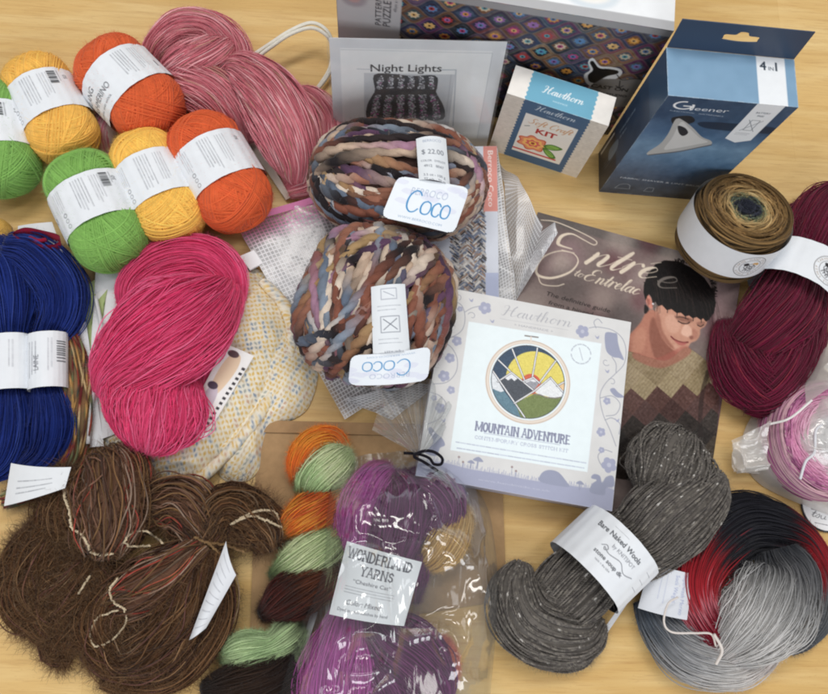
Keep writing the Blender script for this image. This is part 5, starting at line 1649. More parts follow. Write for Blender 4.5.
def chunky(u, v, apx, bpx, ax, label, tilt, wts, zc=None, groups=20):
    s = pxm(u, v, .05); a, b = apx*s, bpx*s; cz = .040; zc = .052
    c = W(u, v, zc); d = W(u+ax[0], v+ax[1], zc)-c; d[2] = 0
    t = thing('chunky_yarn_ball', label, 'yarn ball', (c[0], c[1], .01), CH_)
    A = Acc()
    wound_ball(A, c, d, a, b, cz, .0045, lin((70, 52, 48)), groups=groups, lines=3, e=2.2, m=190, waist=.06, tilt=tilt, ply=2, wav=.22, tight=1.0, colfn=lambda n, m: mottled(pal, n, m, 17, wts, .9), lift=.12, fuzz=26000)
    A.build('yarn', M_CHUNK, t)
    return t, c


tc1, cc1 = chunky(398, 181, 76, 54, (1, .08), 'upper chunky brown, blue and cream yarn ball, its Coco tag the right way up', (62, 100), wC)
tc2, cc2 = chunky(374, 305, 74, 76, (.35, -1), 'lower chunky yarn ball with mauve streaks, its Coco tag upside down', (58, 100), [.15, .09, .08, .12, .07, .07, .09, .11, .07, .05, .03, .06, .01])


def coco(t, strip, tag4, flip, price):
    S, fn = slip(strip, .45, (222, 226, 230), .004)
    m_ = S.w/2; tk = (92, 96, 106)
    if price:
        S.text('BERROCO', (m_, 5), 2.4, (150, 160, 180), anchor='c'); S.text('$ 22.00', (m_, 16), 4.4, tk, anchor='c', fit=S.w*.72)
        S.text('COLOR   DYELOT', (m_, 23), 1.8, tk, anchor='c'); S.text('4912   8047', (m_, 28), 2.4, tk, anchor='c'); S.text('3.5 oz - 100 g', (m_, 36), 2.3, tk, anchor='c'); S.text('77 yds - 70 m', (m_, 40), 2.3, tk, anchor='c')
    else:
        up_ = math.pi
        S.stroke([(m_-6, 3), (m_+6, 3), (m_+6, 11), (m_-6, 11)], .5, (150, 154, 166), closed=True); S.stroke([(m_-4, 5), (m_+4, 9)], .5, (150, 154, 166))
        S.lines((m_-9, 16), (m_+9, 16), 2, 3, .9, (140, 144, 154), .8, 3)
        S.stroke([(m_-7, 24), (m_+7, 24), (m_+7, 36), (m_-7, 36)], .5, (120, 124, 136), closed=True); S.stroke([(m_-5, 26), (m_+5, 34)], .6, (100, 104, 116)); S.stroke([(m_+5, 26), (m_-5, 34)], .6, (100, 104, 116))
        S.lines((m_-9, 41), (m_+9, 41), 2, 3, .9, (140, 144, 154), .8, 5)
        for k, w_ in enumerate(('Superwash', '100% Wool', 'Wash by hand')): S.text(w_, (m_+9, 50+4.4*k), 2.4, (110, 114, 126), ang=math.pi)
    A = Acc(); sealed(A, S, fn)
    S2, fn2 = slip(tag4, .42, (230, 235, 240), .003)
    w, h = S2.w, S2.h
    L = Sheet(w, h, .42, (230, 235, 240))
    L.img = S2.img
    for k in range(12):
        g = rng.uniform(0, 1, 4)
        L.blob([(g[0]*w, g[1]*h*.5), (g[0]*w+8, g[1]*h*.5+2), (g[0]*w+5, g[1]*h*.5+5), (g[0]*w-3, g[1]*h*.5+3)], (214, 216, 232), .6)
    L.text('BERROCO', (w*.5, h*.36), h*.17, (168, 178, 200), anchor='c', fit=w*.5, bold=-.012)
    L.pen('co', (w*.60, h*.74), (w*.86, h*.74), h*.27, (48, 132, 190), w=(.13, .10), shear=0, table=ROUND)
    L.pen('Co', (w*.24, h*.74), (w*.60, h*.74), h*.27, (48, 132, 190), w=(.13, .10), shear=0, table=ROUND)
    L.text('WWW.BERROCO.COM', (w*.5, h*.92), h*.055, (150, 170, 196), anchor='c', fit=w*.6)
    if flip: L.img = L.img[::-1, ::-1]
    # rounded corners: drop the cells outside the outline
    T_ = Acc(); L.lay(T_, fn2); b = Sheet(w, h, .42*3, (222, 226, 230)); b.lay(T_, lambda X, Y: fn2(X, Y)-np.array([0, 0, .0004]), flip=True)
    rc = 5.0
    for i in range(2):
        sh = (L, b)[i]
        f = T_.f[i]; n0 = 0 if i == 0 else L.nx*L.ny
        X, Y = sh.X.ravel(), sh.Y.ravel()
        qx = np.maximum(np.abs(X-w/2)-(w/2-rc), 0); qy = np.maximum(np.abs(Y-h/2)-(h/2-rc), 0)
        bad = np.hypot(qx, qy) > rc
        T_.f[i] = f[~bad[f-n0].any(1)]
    A2 = T_
    A.build('paper_band', M_PAPER, t); A2.build('name_tag', M_CARD, t)


ROUND = {'C': (1.5, [[(1.25, 1.45), (1.0, 1.7), (.6, 1.75), (.22, 1.4), (.1, .85), (.22, .3), (.6, -.02), (1.0, .03), (1.3, .3)]]),
         'o': (1.15, [[(.55, 1.05), (.2, .9), (.06, .5), (.2, .1), (.55, -.02), (.9, .1), (1.03, .5), (.9, .9), (.55, 1.05)]]),
         'c': (1.0, [[(.9, .85), (.7, 1.03), (.4, 1.03), (.12, .8), (.06, .5), (.15, .15), (.42, -.02), (.72, 0), (.92, .2)]])}
coco(tc1, [(416, 139, .099), (446, 139, .098), (450, 186, .099), (419, 180, .102)], [(398, 176, .100), (470, 188, .098), (454, 234, .086), (381, 217, .090)], False, True)
coco(tc2, [(371, 287, .098), (405, 284, .098), (410, 352, .090), (373, 354, .092)], [(351, 355, .092), (431, 346, .090), (428, 380, .074), (348, 385, .074)], True, False)


# ---- wound cakes
def cake(acc, c0, ax, R, Hh, r, colf, hole=.0, nl=60, top_rings=46, barrel=.06, vary=.17):
    """cylinder of yarn: criss-crossed turns on the side, coils on the top"""
    ax = unit(ax); s = unit(np.cross(ax, [0.2, 1, .1])); u = np.cross(ax, s)
    m = 150; t = np.linspace(0, 2*math.pi, m, endpoint=False)
    P, C = [], []
    for k in range(nl):
        f = (k+.5)/nl+rng.normal(0, .008)
        tilt_ = rng.normal(0, .09); ph = rng.uniform(0, 6.28)
        f_ = np.clip(f+tilt_*np.sin(t+ph), .015, .985)
        rad = R*(1-barrel*(2*f_-1)**2-.5*np.maximum(0, np.abs(2*f_-1)-.86)**1.3)+rng.normal(0, .0005)+.0006*np.sin(2*t+ph)
        P.append(c0+(f_*Hh)[:, None]*ax+(rad*np.cos(t))[:, None]*s+(rad*np.sin(t))[:, None]*u); C.append(np.tile(colf(1.0), (m, 1)))
    Rt = R*(1-barrel)*.97
    for k in range(top_rings):
        q = (k+.5)/top_rings
        rad = Rt*np.minimum(q*(1+.05*np.sin(3*t+rng.uniform(0, 6))*rng.normal(0, 1))+.05*rng.normal(0, 1)*np.sin(2*t+rng.uniform(0, 6))*(1-q**4), 1)+.0012*np.sin(2*t+rng.uniform(0, 6))
        off = rng.normal(0, .0012, 2)
        h = Hh*(.985-.05*q**6-.02*(1-q))+.0012*np.sin(3*t+rng.uniform(0, 6))*rng.normal(0, 1)
        P.append(c0+h[:, None]*ax+(rad*np.cos(t)+off[0])[:, None]*s+(rad*np.sin(t)+off[1])[:, None]*u)
        C.append(np.array([colf(abs(v)/Rt+.02*np.sin(5*q*40)) for v in rad]))
    P = np.array(P); C = np.array(C); n = len(P)
    P[..., 2] = np.maximum(P[..., 2], .0012+r)
    C = np.clip(C*(1+rng.normal(0, vary, (n, 1, 1)))*(1+vary*1.15*np.sin(t[None, :, None]*rng.integers(1, 6, (n, 1, 1))+rng.uniform(0, 6, (n, 1, 1)))), .003, .95)
    tubes(acc, P, r, C, 5, True)
    k_ = 3500; i_, j_ = rng.integers(nl, n, k_), rng.integers(0, m, k_)
    hairs(acc, P[i_, j_], unit(P[i_, j_]-c0+ax*.01), .0045, .00010, C[i_, j_]*1.15, seg=3, droop=.1)
    a_ = np.linspace(0, 2*math.pi, 48, endpoint=False)
    prof = [(0.0, .001), (.9, .001), (.95, .5), (.9, .93), (0.0, .955)]
    V = np.array([[c0+ax*Hh*z+R*q*(math.cos(k)*s+math.sin(k)*u) for k in a_] for q, z in prof]); V[..., 2] = np.maximum(V[..., 2], .001)
    idx = np.arange(5*48).reshape(5, 48); i1 = np.roll(idx, -1, 1)
    cc = np.repeat(np.array([colf(1.), colf(1.), colf(1.), colf(.8), colf(0.05)])[:, None], 48, 1)*.7
    acc.add(V, np.stack([idx[:-1], i1[:-1], i1[1:], idx[1:]], -1).reshape(-1, 4), cc)


def ramp(stops):
    x = [q[0] for q in stops]; y = np.array([lin(q[1]) for q in stops])
    def f(q):
        q = q+rng.normal(0, .035)
        return np.array([np.interp(q, x, y[:, j]) for j in range(3)])
    return f


c0 = W(716, 249, .018); ax = unit(np.array([.04, .28, 1.]))
A = Acc(); Rk = .0405
cake(A, c0, ax, Rk, .058, .0009, ramp([(0, (44, 48, 62)), (.28, (58, 60, 70)), (.36, (110, 122, 92)), (.44, (176, 152, 108)), (.62, (166, 134, 88)), (.8, (112, 86, 54)), (.9, (140, 110, 70)), (1, (94, 74, 48))]), nl=64)
t = thing('yarn_cake', 'flat-topped brown yarn cake with a dark centre, standing on the book corner', 'yarn cake', (c0[0], c0[1], .002))
A.build('yarn', M_YARN, t)
A = Acc(); s = unit(np.cross(ax, [0.2, 1, .1])); u_ = np.cross(ax, s)
circ = 2*math.pi*(Rk+.0030); S = Sheet(circ*1000, 33, .55, (226, 228, 230)); S.noise(1, 8, 3)
# the middle of the sheet faces the camera side (-y, slightly +x)
badge(S, np.array((S.w/2+2, 16.5)), 13, .1)
az = math.atan2(-1, .02)


def fk(X, Y):
    th = (X/S.w-.5)*2*math.pi
    d_ = np.array([math.cos(az), math.sin(az), 0]); e1 = unit(d_-ax*(d_@ax)); e2 = np.cross(ax, e1)
    return c0+ax*(.058*.56)+((16.5-Y)/1000)[..., None]*ax+((Rk+.0030)*np.cos(th))[..., None]*e1+((Rk+.0030)*np.sin(th))[..., None]*e2


S.lay(A, fk); A.build('paper_band', M_PAPER, t)

# lilac cake, inside its bag
c0 = W(834, 438, .040); c0[2] = .003; A = Acc()
cake(A, c0, (.02, .0, 1.), .0500, .037, .0006, ramp([(0, (204, 206, 210)), (.36, (206, 208, 212)), (.48, (218, 184, 198)), (.74, (212, 152, 180)), (.88, (186, 116, 154)), (.96, (150, 84, 126)), (1, (196, 158, 166))]), nl=110, top_rings=190, vary=.06)
line_tube(A, [c0+np.array(q) for q in ((-.008, .012, .041), (-.018, .006, .042), (-.022, -.012, .042), (-.030, -.02, .041), (-.036, -.034, .040))], .0011, lin((214, 214, 218)), 40)
t = thing('yarn_cake', 'lilac yarn cake with a white centre inside a cloudy bag, cut off at the right', 'yarn cake', (c0[0], c0[1], .002))
A.build('yarn', M_YARN, t)

# yarns of the knotted clear bag
mg, pu, gd, co = heather([(176, 74, 158), (188, 86, 168), (160, 60, 142), (200, 108, 182)], 12), heather([(104, 44, 94), (118, 54, 106), (90, 36, 80), (134, 70, 120)], 12), heather([(206, 168, 100), (190, 150, 84), (220, 186, 124)], 9), heather([(214, 120, 104), (226, 140, 120)], 9)
WL = 'small skeins packed in the knotted clear bag'


def mini(label, lobes_, c_):
    A = Acc(); R_ = []
    for rows in lobes_: R_.append(lobe(A, rows, .00045, c_, base=.004, sq=.8, jit=.07, twist=.12))
    t = thing('mini_skein', label, 'skein', flat_centre(np.vstack(R_)), WL); A.build('yarn', M_SHINY, t)


mini('magenta skein in the clear bag, along the left above and below its printed label', [
    [(390, 470, 9), (376, 480, 20, .004), (360, 506, 23, .006), (353, 534, 20, .004), (350, 552, 10)], [(392, 500, 8), (380, 524, 17), (366, 552, 18), (356, 590, 16), (352, 612, 10)],
    [(352, 606, 14, .004), (342, 636, 25, .008), (330, 668, 31, .006), (322, 704, 31), (316, 730, 18)], [(352, 620, 10), (362, 646, 20, .004), (362, 676, 24, .004), (352, 712, 20)]], mg)
mini('dark purple skein in the clear bag, filling its middle', [
    [(398, 474, 9), (404, 494, 24, .004), (398, 524, 28, .006), (388, 556, 24, .004), (384, 590, 16)], [(410, 476, 9), (434, 488, 25, .006), (444, 512, 22, .004), (430, 536, 18), (416, 552, 10)], [(420, 540, 9), (412, 566, 18), (406, 600, 14)],
    [(378, 612, 12, .004), (390, 634, 28, .006), (414, 656, 34, .006), (432, 684, 26), (436, 712, 14)], [(370, 640, 12), (388, 668, 28, .002), (398, 700, 26), (396, 730, 16)]], pu)
mini('golden skein in the clear bag, below the purple one at its right side', [[(424, 564, 7), (436, 556, 17, .006), (450, 540, 20, .008), (460, 520, 14, .006), (462, 508, 7)]], gd)
mini('coral skein peeping out at the bottom right of the clear bag', [[(440, 640, 6), (447, 654, 10, .004), (449, 672, 10, .004), (444, 690, 6)]], co)

# variegated yarn beside the blue skeins
A = Acc(); R_ = lobe(A, [(64, 330, 10), (74, 360, 15), (76, 400, 17), (74, 440, 16), (62, 468, 14), (30, 490, 12), (4, 500, 10)], .0011, heather([(140, 66, 54), (176, 136, 84), (108, 112, 80), (104, 44, 46), (92, 66, 54), (190, 166, 124), (70, 74, 66)], 3), base=.002, sq=.7, jit=.12, amp=.2)
t = thing('yarn_skein', 'narrow rust, gold and green mottled skein showing beside the right blue skein', 'skein', flat_centre(R_)); A.build('yarn', M_YARN, t)
# ------------------------------------------------------------------ cloth, mesh, paper and film
def vnoise(x, y, seed, cell):
    g = np.random.default_rng(seed); n = 64
    G = g.normal(0, 1, (n, n))
    xi, yi = x/cell+100, y/cell+100
    x0, y0 = np.floor(xi).astype(int), np.floor(yi).astype(int); fx, fy = xi-x0, yi-y0
    fx = fx*fx*(3-2*fx); fy = fy*fy*(3-2*fy)
    q = lambda a, b: G[a % n, b % n]
    return q(y0, x0)*(1-fy)*(1-fx)+q(y0+1, x0)*fy*(1-fx)+q(y0, x0+1)*(1-fy)*fx+q(y0+1, x0+1)*fy*fx


def ridged(x, y, seed, cell, p=2.0):
    return (1-np.abs(np.clip(vnoise(x, y, seed, cell), -1, 1)))**p


def pillow(acc, outline, hmax, base=.001, p=2.5, rings=46, seg=180, col=None, folds=(), bottom=True, zfn=None, closed_spline=True):
    """soft flat shape: outline in photo pixels (on the table), domed; folds = [(cell m, height m, ridged?)]"""
    pts = np.array([W(u, v, base)[:2] for u, v in outline])
    q = spline(pts, seg, True) if closed_spline else pts
    c = q.mean(0)
    s = np.linspace(0, 1, rings)**.8
    XY = c+(q-c)[None]*s[:, None, None]
    x, y = XY[..., 0], XY[..., 1]
    dome = (1-s**p)[:, None]*np.ones((1, seg))
    z = base+hmax*dome
    for k, (cell, h, rd) in enumerate(folds):
        nz = ridged(x, y, 20+k, cell) if rd else vnoise(x, y, 40+k, cell)
        z = z+h*nz*np.minimum(1, (1-s[:, None])*6)
    if zfn is not None: z = zfn(x, y, z, s[:, None])
    z = np.maximum(z, base)
    V = np.stack([x, y, z], -1)
    idx = np.arange(rings*seg).reshape(rings, seg); i1 = np.roll(idx, -1, 1)
    F = np.stack([idx[:-1], idx[1:], i1[1:], i1[:-1]], -1).reshape(-1, 4)
    cc = col(x, y) if callable(col) else np.broadcast_to(np.asarray(col, float), (rings, seg, 3))
    acc.add(V, F, cc, np.stack([x, y], -1))
    if bottom:
        b = np.stack([x[-1], y[-1], np.full(seg, base)], -1); ctr = np.array([[c[0], c[1], base]])
        k = np.arange(seg); k1 = (k+1) % seg
        acc.add(np.vstack([b, ctr]), np.stack([k, k1, np.full(seg, seg), np.full(seg, seg)], 1), cc[-1, 0] if cc.ndim == 3 else cc)
    return V


def quad_sheet(acc, c4px, n, col, folds=(), thick=.0006, curl=0.0, edge=None):
    """loose flat sheet between four (u, v, height) corners with folds"""
    w, h, fn = patch([W(*q) for q in c4px])
    s = np.linspace(0, 1, n)
    X, Y = np.meshgrid(s*w, s*h)
    V = fn(X, Y)
    for k, (cell, hh, rd) in enumerate(folds):
        nz = ridged(V[..., 0], V[..., 1], 60+k, cell) if rd else vnoise(V[..., 0], V[..., 1], 80+k, cell)
        V[..., 2] += hh*nz
    if curl: V[..., 2] += curl*((2*X/w-1)**4+(2*Y/h-1)**4)
    V[..., 2] = np.maximum(V[..., 2], .0008)
    idx = np.arange(n*n).reshape(n, n)
    F = np.stack([idx[:-1, :-1], idx[1:, :-1], idx[1:, 1:], idx[:-1, 1:]], -1).reshape(-1, 4)
    cc = col(X, Y) if callable(col) else np.broadcast_to(np.asarray(col, float), (n, n, 3))
    acc.add(V, F, cc, np.stack([X, Y], -1)/1000)
    if thick:
        V2 = V.copy(); V2[..., 2] -= thick
        acc.add(V2, F[:, ::-1], cc)
    return V


# ---- leaf-print pouch
LP = Sheet(320, 320, .55, (226, 220, 204))
LP.noise(1.5, 6, 2)
g = np.random.default_rng(12)
lc = [(206, 164, 74), (212, 174, 92), (196, 172, 138), (112, 132, 156), (208, 172, 100), (146, 152, 146), (188, 146, 116)]
for r in range(0, 40):
    for q in range(0, 60):
        x = q*6.4+(3.2 if r % 2 else 0); y = r*8.4
        for sx in (-1, 1):
            cc = lc[g.choice(7, p=[.3, .22, .1, .12, .12, .08, .06])]
            a = math.radians(58)+g.normal(0, .08)
            for k in range(2):
                bx_, by_ = x+sx*.5, y+k*4.2
                tip = np.array((bx_+sx*math.cos(a)*3.7, by_-math.sin(a)*4.2)); mid = (np.array((bx_, by_))+tip)/2; nn = np.array((math.sin(a), sx*math.cos(a)))*1.05
                LP.poly([(bx_, by_), mid+nn, tip, mid-nn], cc, .95)
th0 = math.radians(-14)


def leafcol(x, y, ang=th0, sh=(0, 0)):
    X = (x*math.cos(ang)-y*math.sin(ang))*1000+sh[0]; Y = -(x*math.sin(ang)+y*math.cos(ang))*1000+sh[1]
    return lin(LP.sample(X % 313.6, Y % 302.4), 1.05)


t = thing('fabric_pouch', 'white cotton pouch printed with small yellow and grey leaves, under the bright pink skein', 'pouch', W(215, 380, 0)*np.array([1, 1, 0]))
A = Acc()
pillow(A, [(170, 300), (236, 268), (262, 272), (288, 300), (312, 332), (318, 372), (310, 404), (296, 418), (270, 428), (262, 448), (258, 472), (236, 484), (215, 470), (190, 420)], .012, base=.0015, p=3, rings=60, seg=300, col=lambda x, y: leafcol(x, y, .5, (90, 40)), folds=((.035, .004, False), (.05, .004, True)))
A.build('pouch_back', M_CLOTH, t)
A = Acc()
pillow(A, [(112, 318), (150, 284), (205, 268), (240, 268), (262, 280), (284, 304), (293, 334), (286, 368), (268, 402), (244, 436), (218, 464), (192, 488), (164, 486), (132, 474), (108, 452), (96, 410), (98, 356)], .021, base=.004, p=4, rings=80, seg=400, col=leafcol, folds=((.045, .003, False), (.03, .0025, True), (.012, .0008, False)))
A.build('pouch_front', M_CLOTH, t)
# seam roll along its right edge
A = Acc(); q = spline([W(u, v, .011) for u, v in ((262, 281), (284, 305), (292, 335), (285, 368), (267, 402), (243, 436), (217, 464), (191, 487))], 120)
a_ = np.linspace(0, 2*math.pi, 12, endpoint=False); T_, S_, N_ = frames(q)
rr = .0048+.0006*vnoise(q[:, 0], q[:, 1], 7, .012)
V = q[:, None]+rr[:, None, None]*(np.cos(a_)[None, :, None]*S_[:, None]+np.sin(a_)[None, :, None]*.8*N_[:, None])
idx = np.arange(120*12).reshape(120, 12)
A.add(V, np.stack([idx[:-1], np.roll(idx[:-1], -1, 1), np.roll(idx[1:], -1, 1), idx[1:]], -1).reshape(-1, 4), leafcol(V[..., 0], V[..., 1]))
A.build('seam', M_CLOTH, t)
# swing label with a dachshund-like dog
S, fn = slip([(226, 344, .031), (254, 356, .028), (204, 440, .028), (181, 428, .031)], .45, (232, 230, 228), .0015)
w, h = S.w, S.h
S.blob([(w*.30, h*.10), (w*.62, h*.06), (w*.74, h*.2), (w*.66, h*.42), (w*.5, h*.55), (w*.25, h*.5), (w*.2, h*.3)], (222, 196, 168)); S.blob([(w*.2, h*.5), (w*.55, h*.5), (w*.62, h*.8), (w*.4, h*.95), (w*.16, h*.85)], (196, 184, 196))
S.disc((w*.38, h*.07), 4.4, (84, 62, 66), 3.0); S.disc((w*.28, h*.46), 4.2, (76, 60, 78), 3.2)
for k in range(13):
    y = h*(.16+.06*k); x = w*(.86-.01*k); S.rect(x, y, 2.6, 2.2, (54, 50, 54))
A = Acc(); sealed(A, S, fn)
tag(A.build('name_label', M_PAPER), 'white slip printed with brown and mauve patches, tucked between pink skein and leaf-print pouch', 'paper label')

# ---- white zipped pouch with green lining, left of the pink skein
t = thing('zip_pouch', 'white pouch with a green spotted side, mostly hidden left of the bright pink skein', 'pouch', W(100, 360, 0)*np.array([1, 1, 0]))
A = Acc(); quad_sheet(A, [(94, 296, .010), (136, 262, .012), (122, 432, .012), (86, 446, .004)], 40, lin((226, 226, 228)), ((.03, .002, False), (.012, .0006, False)), .0015); A.build('white_panel', M_CLOTH, t)
gs = Sheet(60, 60, .7, (176, 190, 134)); gs.noise(4, 3, 1)
for k in range(30): gs.disc(rng.uniform(0, 60, 2), 1.4, (122, 148, 84))
A = Acc(); quad_sheet(A, [(84, 288, .007), (112, 266, .011), (101, 322, .012), (88, 378, .006)], 40, lambda X, Y: lin(gs.sample(X % 59, Y % 59)), ((.02, .001, False),), .0012); A.build('green_panel', M_CLOTH, t)
A = Acc(); line_tube(A, [W(u, v, .0135) for u, v in ((96, 298), (101, 330), (97, 372), (91, 410), (88, 444))], .0016, lin((206, 206, 208)), 60); A.build('zip', M_PAPER, t)
S, fn = slip([(76, 318, .008), (86, 322, .009), (104, 446, .010), (88, 448, .006)], 1.2, (224, 226, 230), .002)
A = Acc(); sealed(A, S, fn); tag(A.build('folded_paper', M_PAPER), 'long white folded paper standing between the blue skeins and the white pouch', 'paper')
S, fn = slip([(96, 262, .010), (124, 258, .011), (140, 274, .012), (94, 300, .009)], 1.2, (226, 228, 232), .001)
A = Acc(); sealed(A, S, fn); tag(A.build('paper_slip', M_PAPER), 'white paper slip showing below the whole green yarn ball', 'paper')

# ---- paper under the blue skeins, ribbon
S, fn = slip([(11, 463, .050), (71, 467, .056), (65, 488, .050), (4, 506, .036)], .6, (222, 224, 226), .004)
for k, y in enumerate((.42, .6, .74)): S.lines((S.w*.2, S.h*y), (S.w*.82, S.h*y), 1, 1, 1.2, (110, 112, 118), .85, 70+k)
A = Acc(); sealed(A, S, fn); tag(A.build('paper_tag', M_PAPER), 'white paper tag with three printed rows, below the blue skeins', 'paper tag')
S, fn = slip([(18, 226, .026), (52, 222, .026), (66, 262, .026), (16, 258, .020)], 1.2, (226, 228, 230), .002)
A = Acc(); sealed(A, S, fn); tag(A.build('paper_slip', M_PAPER), 'white paper slip behind the blue skeins, under the dark red ribbon', 'paper')
rb_ = lin((140, 26, 52))
A = Acc()
for pts in ([(14, 236), (26, 231), (44, 234), (60, 239), (57, 247), (42, 248), (28, 243), (18, 240)],):
    q = spline([W(u, v, .032+.003*(k % 2)) for k, (u, v) in enumerate(pts)], 80, True)
    off = np.array([0.0008, .0016, .0036])
    idx = np.arange(160).reshape(80, 2)
    A.add(np.stack([q-off, q+off], 1), np.stack([idx[:, 0], np.roll(idx[:, 0], -1), np.roll(idx[:, 1], -1), idx[:, 1]], 1), rb_)
    A.add(np.stack([q-off, q+off], 1)-np.array([0, .0006, 0]), np.stack([idx[:, 1], np.roll(idx[:, 1], -1), np.roll(idx[:, 0], -1), idx[:, 0]], 1), rb_)
line_tube(A, [W(30, 238, .034), W(38, 241, .037), W(46, 240, .034)], .002, rb_, 20)
tag(A.build('ribbon_bow', M_CLOTH), 'dark red ribbon bow behind the top of the blue skeins', 'ribbon')
# gold ball peeping in at the left edge
A = Acc(); wound_ball(A, W(-8, 236, .014), (1, .3), .016, .014, .013, .0006, lin((210, 168, 90)), groups=20, lines=8)
tag(A.build('yarn_ball', M_YARN), 'tiny golden yarn ball peeping in at the left edge, above the blue skeins', 'yarn ball')

# ---- striped scrap between the balls
ss = Sheet(60, 60, .7, (226, 206, 206))
for k in range(14): ss.stroke([(k*4.4, 0), (k*4.4+9, 60)], 1.6, (206, 110, 140)); ss.stroke([(k*4.4+2, 0), (k*4.4+11, 60)], .6, (160, 60, 90))
A = Acc(); pillow(A, [(90, 118), (104, 110), (120, 124), (122, 146), (108, 156), (94, 146)], .02, base=.001, seg=90, rings=24, col=lambda x, y: lin(ss.sample((x*1000) % 59, (y*1000) % 59)), folds=((.012, .003, False),))
tag(A.build('cloth_scrap', M_CLOTH), 'pink and white striped cloth peeping out between the yarn balls', 'cloth')

# ---- silver mesh pouch
def mesh_mat(name):
    m, nt, N, L, p = nodes_of(name)
    uv = N.new('ShaderNodeUVMap'); sp = N.new('ShaderNodeSeparateXYZ'); L.new(uv.outputs[0], sp.inputs[0])

    def grid(o, k):
        a = N.new('ShaderNodeMath'); a.operation = 'MULTIPLY'; a.inputs[1].default_value = k; L.new(o, a.inputs[0])
        b = N.new('ShaderNodeMath'); b.operation = 'PINGPONG'; b.inputs[1].default_value = .5; L.new(a.outputs[0], b.inputs[0])
        return b.outputs[0]
    gx, gy = grid(sp.outputs[0], 1/.0032), grid(sp.outputs[1], 1/.0032)
    mn = N.new('ShaderNodeMath'); mn.operation = 'MINIMUM'; L.new(gx, mn.inputs[0]); L.new(gy, mn.inputs[1])
    thr = N.new('ShaderNodeMapRange'); thr.inputs['From Min'].default_value = .10; thr.inputs['From Max'].default_value = .17; L.new(mn.outputs[0], thr.inputs['Value'])
    at = N.new('ShaderNodeAttribute'); at.attribute_name = 'Col'
    L.new(at.outputs['Color'], p.inputs['Base Color']); p.inputs['Roughness'].default_value = .35; p.inputs['Specular IOR Level'].default_value = .6
    film = N.new('ShaderNodeBsdfTransparent'); film.inputs[0].default_value = (.86, .86, .88, 1)
    gl = N.new('ShaderNodeBsdfGlossy'); gl.inputs['Roughness'].default_value = .34; gl.inputs[0].default_value = (.8, .8, .8, 1)
    tc = N.new('ShaderNodeTexCoord'); nz = N.new('ShaderNodeTexNoise'); nz.inputs['Scale'].default_value = 45; nz.inputs['Distortion'].default_value = .8; L.new(tc.outputs['Object'], nz.inputs['Vector'])
    b = N.new('ShaderNodeBump'); b.inputs['Strength'].default_value = .5; b.inputs['Distance'].default_value = .004; L.new(nz.outputs['Fac'], b.inputs['Height']); L.new(b.outputs[0], gl.inputs['Normal'])
    df = N.new('ShaderNodeBsdfDiffuse'); df.inputs[0].default_value = (.62, .63, .65, 1)
    m0 = N.new('ShaderNodeMixShader'); m0.inputs[0].default_value = .35; L.new(film.outputs[0], m0.inputs[1]); L.new(df.outputs[0], m0.inputs[2])
    m1 = N.new('ShaderNodeMixShader'); m1.inputs[0].default_value = .15; L.new(m0.outputs[0], m1.inputs[1]); L.new(gl.outputs[0], m1.inputs[2])
    m2 = N.new('ShaderNodeMixShader'); L.new(thr.outputs[0], m2.inputs[0]); L.new(p.outputs[0], m2.inputs[1]); L.new(m1.outputs[0], m2.inputs[2])
    L.new(m2.outputs[0], N['Material Output'].inputs['Surface'])
    return m


M_MESH = mesh_mat('reinforced mesh film')
t = thing('mesh_pouch', 'clear mesh zip pouch with a pink edge, under the two chunky yarn balls', 'pouch', W(380, 280, 0)*np.array([1, 1, 0]))
A = Acc(); sv = lin((214, 214, 216))
def meshcol(X, Y):
    c = np.empty(X.shape+(3,)); c[:] = sv
    k = np.clip((26-Y)/14, 0, 1)[..., None]*np.clip((150-X)/40, 0, 1)[..., None]
    return c*(1-k)+lin((206, 140, 178))*k
quad_sheet(A, [(236, 224, .010), (497, 150, .010), (516, 304, .006), (345, 420, .004)], 90, meshcol, ((.05, .005, True), (.03, .003, False)), 0); A.build('mesh_front', M_MESH, t)
A = Acc(); quad_sheet(A, [(242, 236, .002), (497, 158, .002), (514, 305, .002), (350, 412, .002)], 50, lin((190, 190, 194)), ((.05, .001, False),), 0); A.build('mesh_back', M_MESH, t)
A = Acc(); quad_sheet(A, [(500, 160, .008), (517, 178, .020), (543, 226, .022), (516, 304, .005)], 50, sv, ((.03, .004, True), (.02, .003, False)), 0)
quad_sheet(A, [(541, 232, .021), (555, 222, .034), (557, 234, .030), (515, 302, .006)], 40, sv, ((.015, .003, True),), 0); A.build('mesh_flap', M_MESH, t)
A = Acc(); quad_sheet(A, [(344, 400, .006), (400, 384, .012), (438, 384, .012), (392, 420, .004)], 40, sv, ((.02, .004, True),), 0); A.build('mesh_corner', M_MESH, t)
A = Acc(); q = [W(u, v, h) for u, v, h in ((236, 224, .013), (262, 215, .014), (300, 204, .014), (340, 192, .013))]
w_ = spline(q, 60); idx = np.arange(120).reshape(60, 2); e_ = np.array([.0006, .0032, .0006]); pk_ = lin((208, 130, 172))
A.add(np.stack([w_-e_, w_+e_], 1), np.stack([idx[:-1, 0], idx[1:, 0], idx[1:, 1], idx[:-1, 1]], 1), pk_); A.build('pink_zip', M_CLOTH, t)
A = Acc(); quad_sheet(A, [(240, 256, .013), (254, 250, .015), (263, 263, .012), (250, 270, .010)], 12, lin((232, 232, 234)), (), .002); A.build('zip_tab', M_PAPER, t)

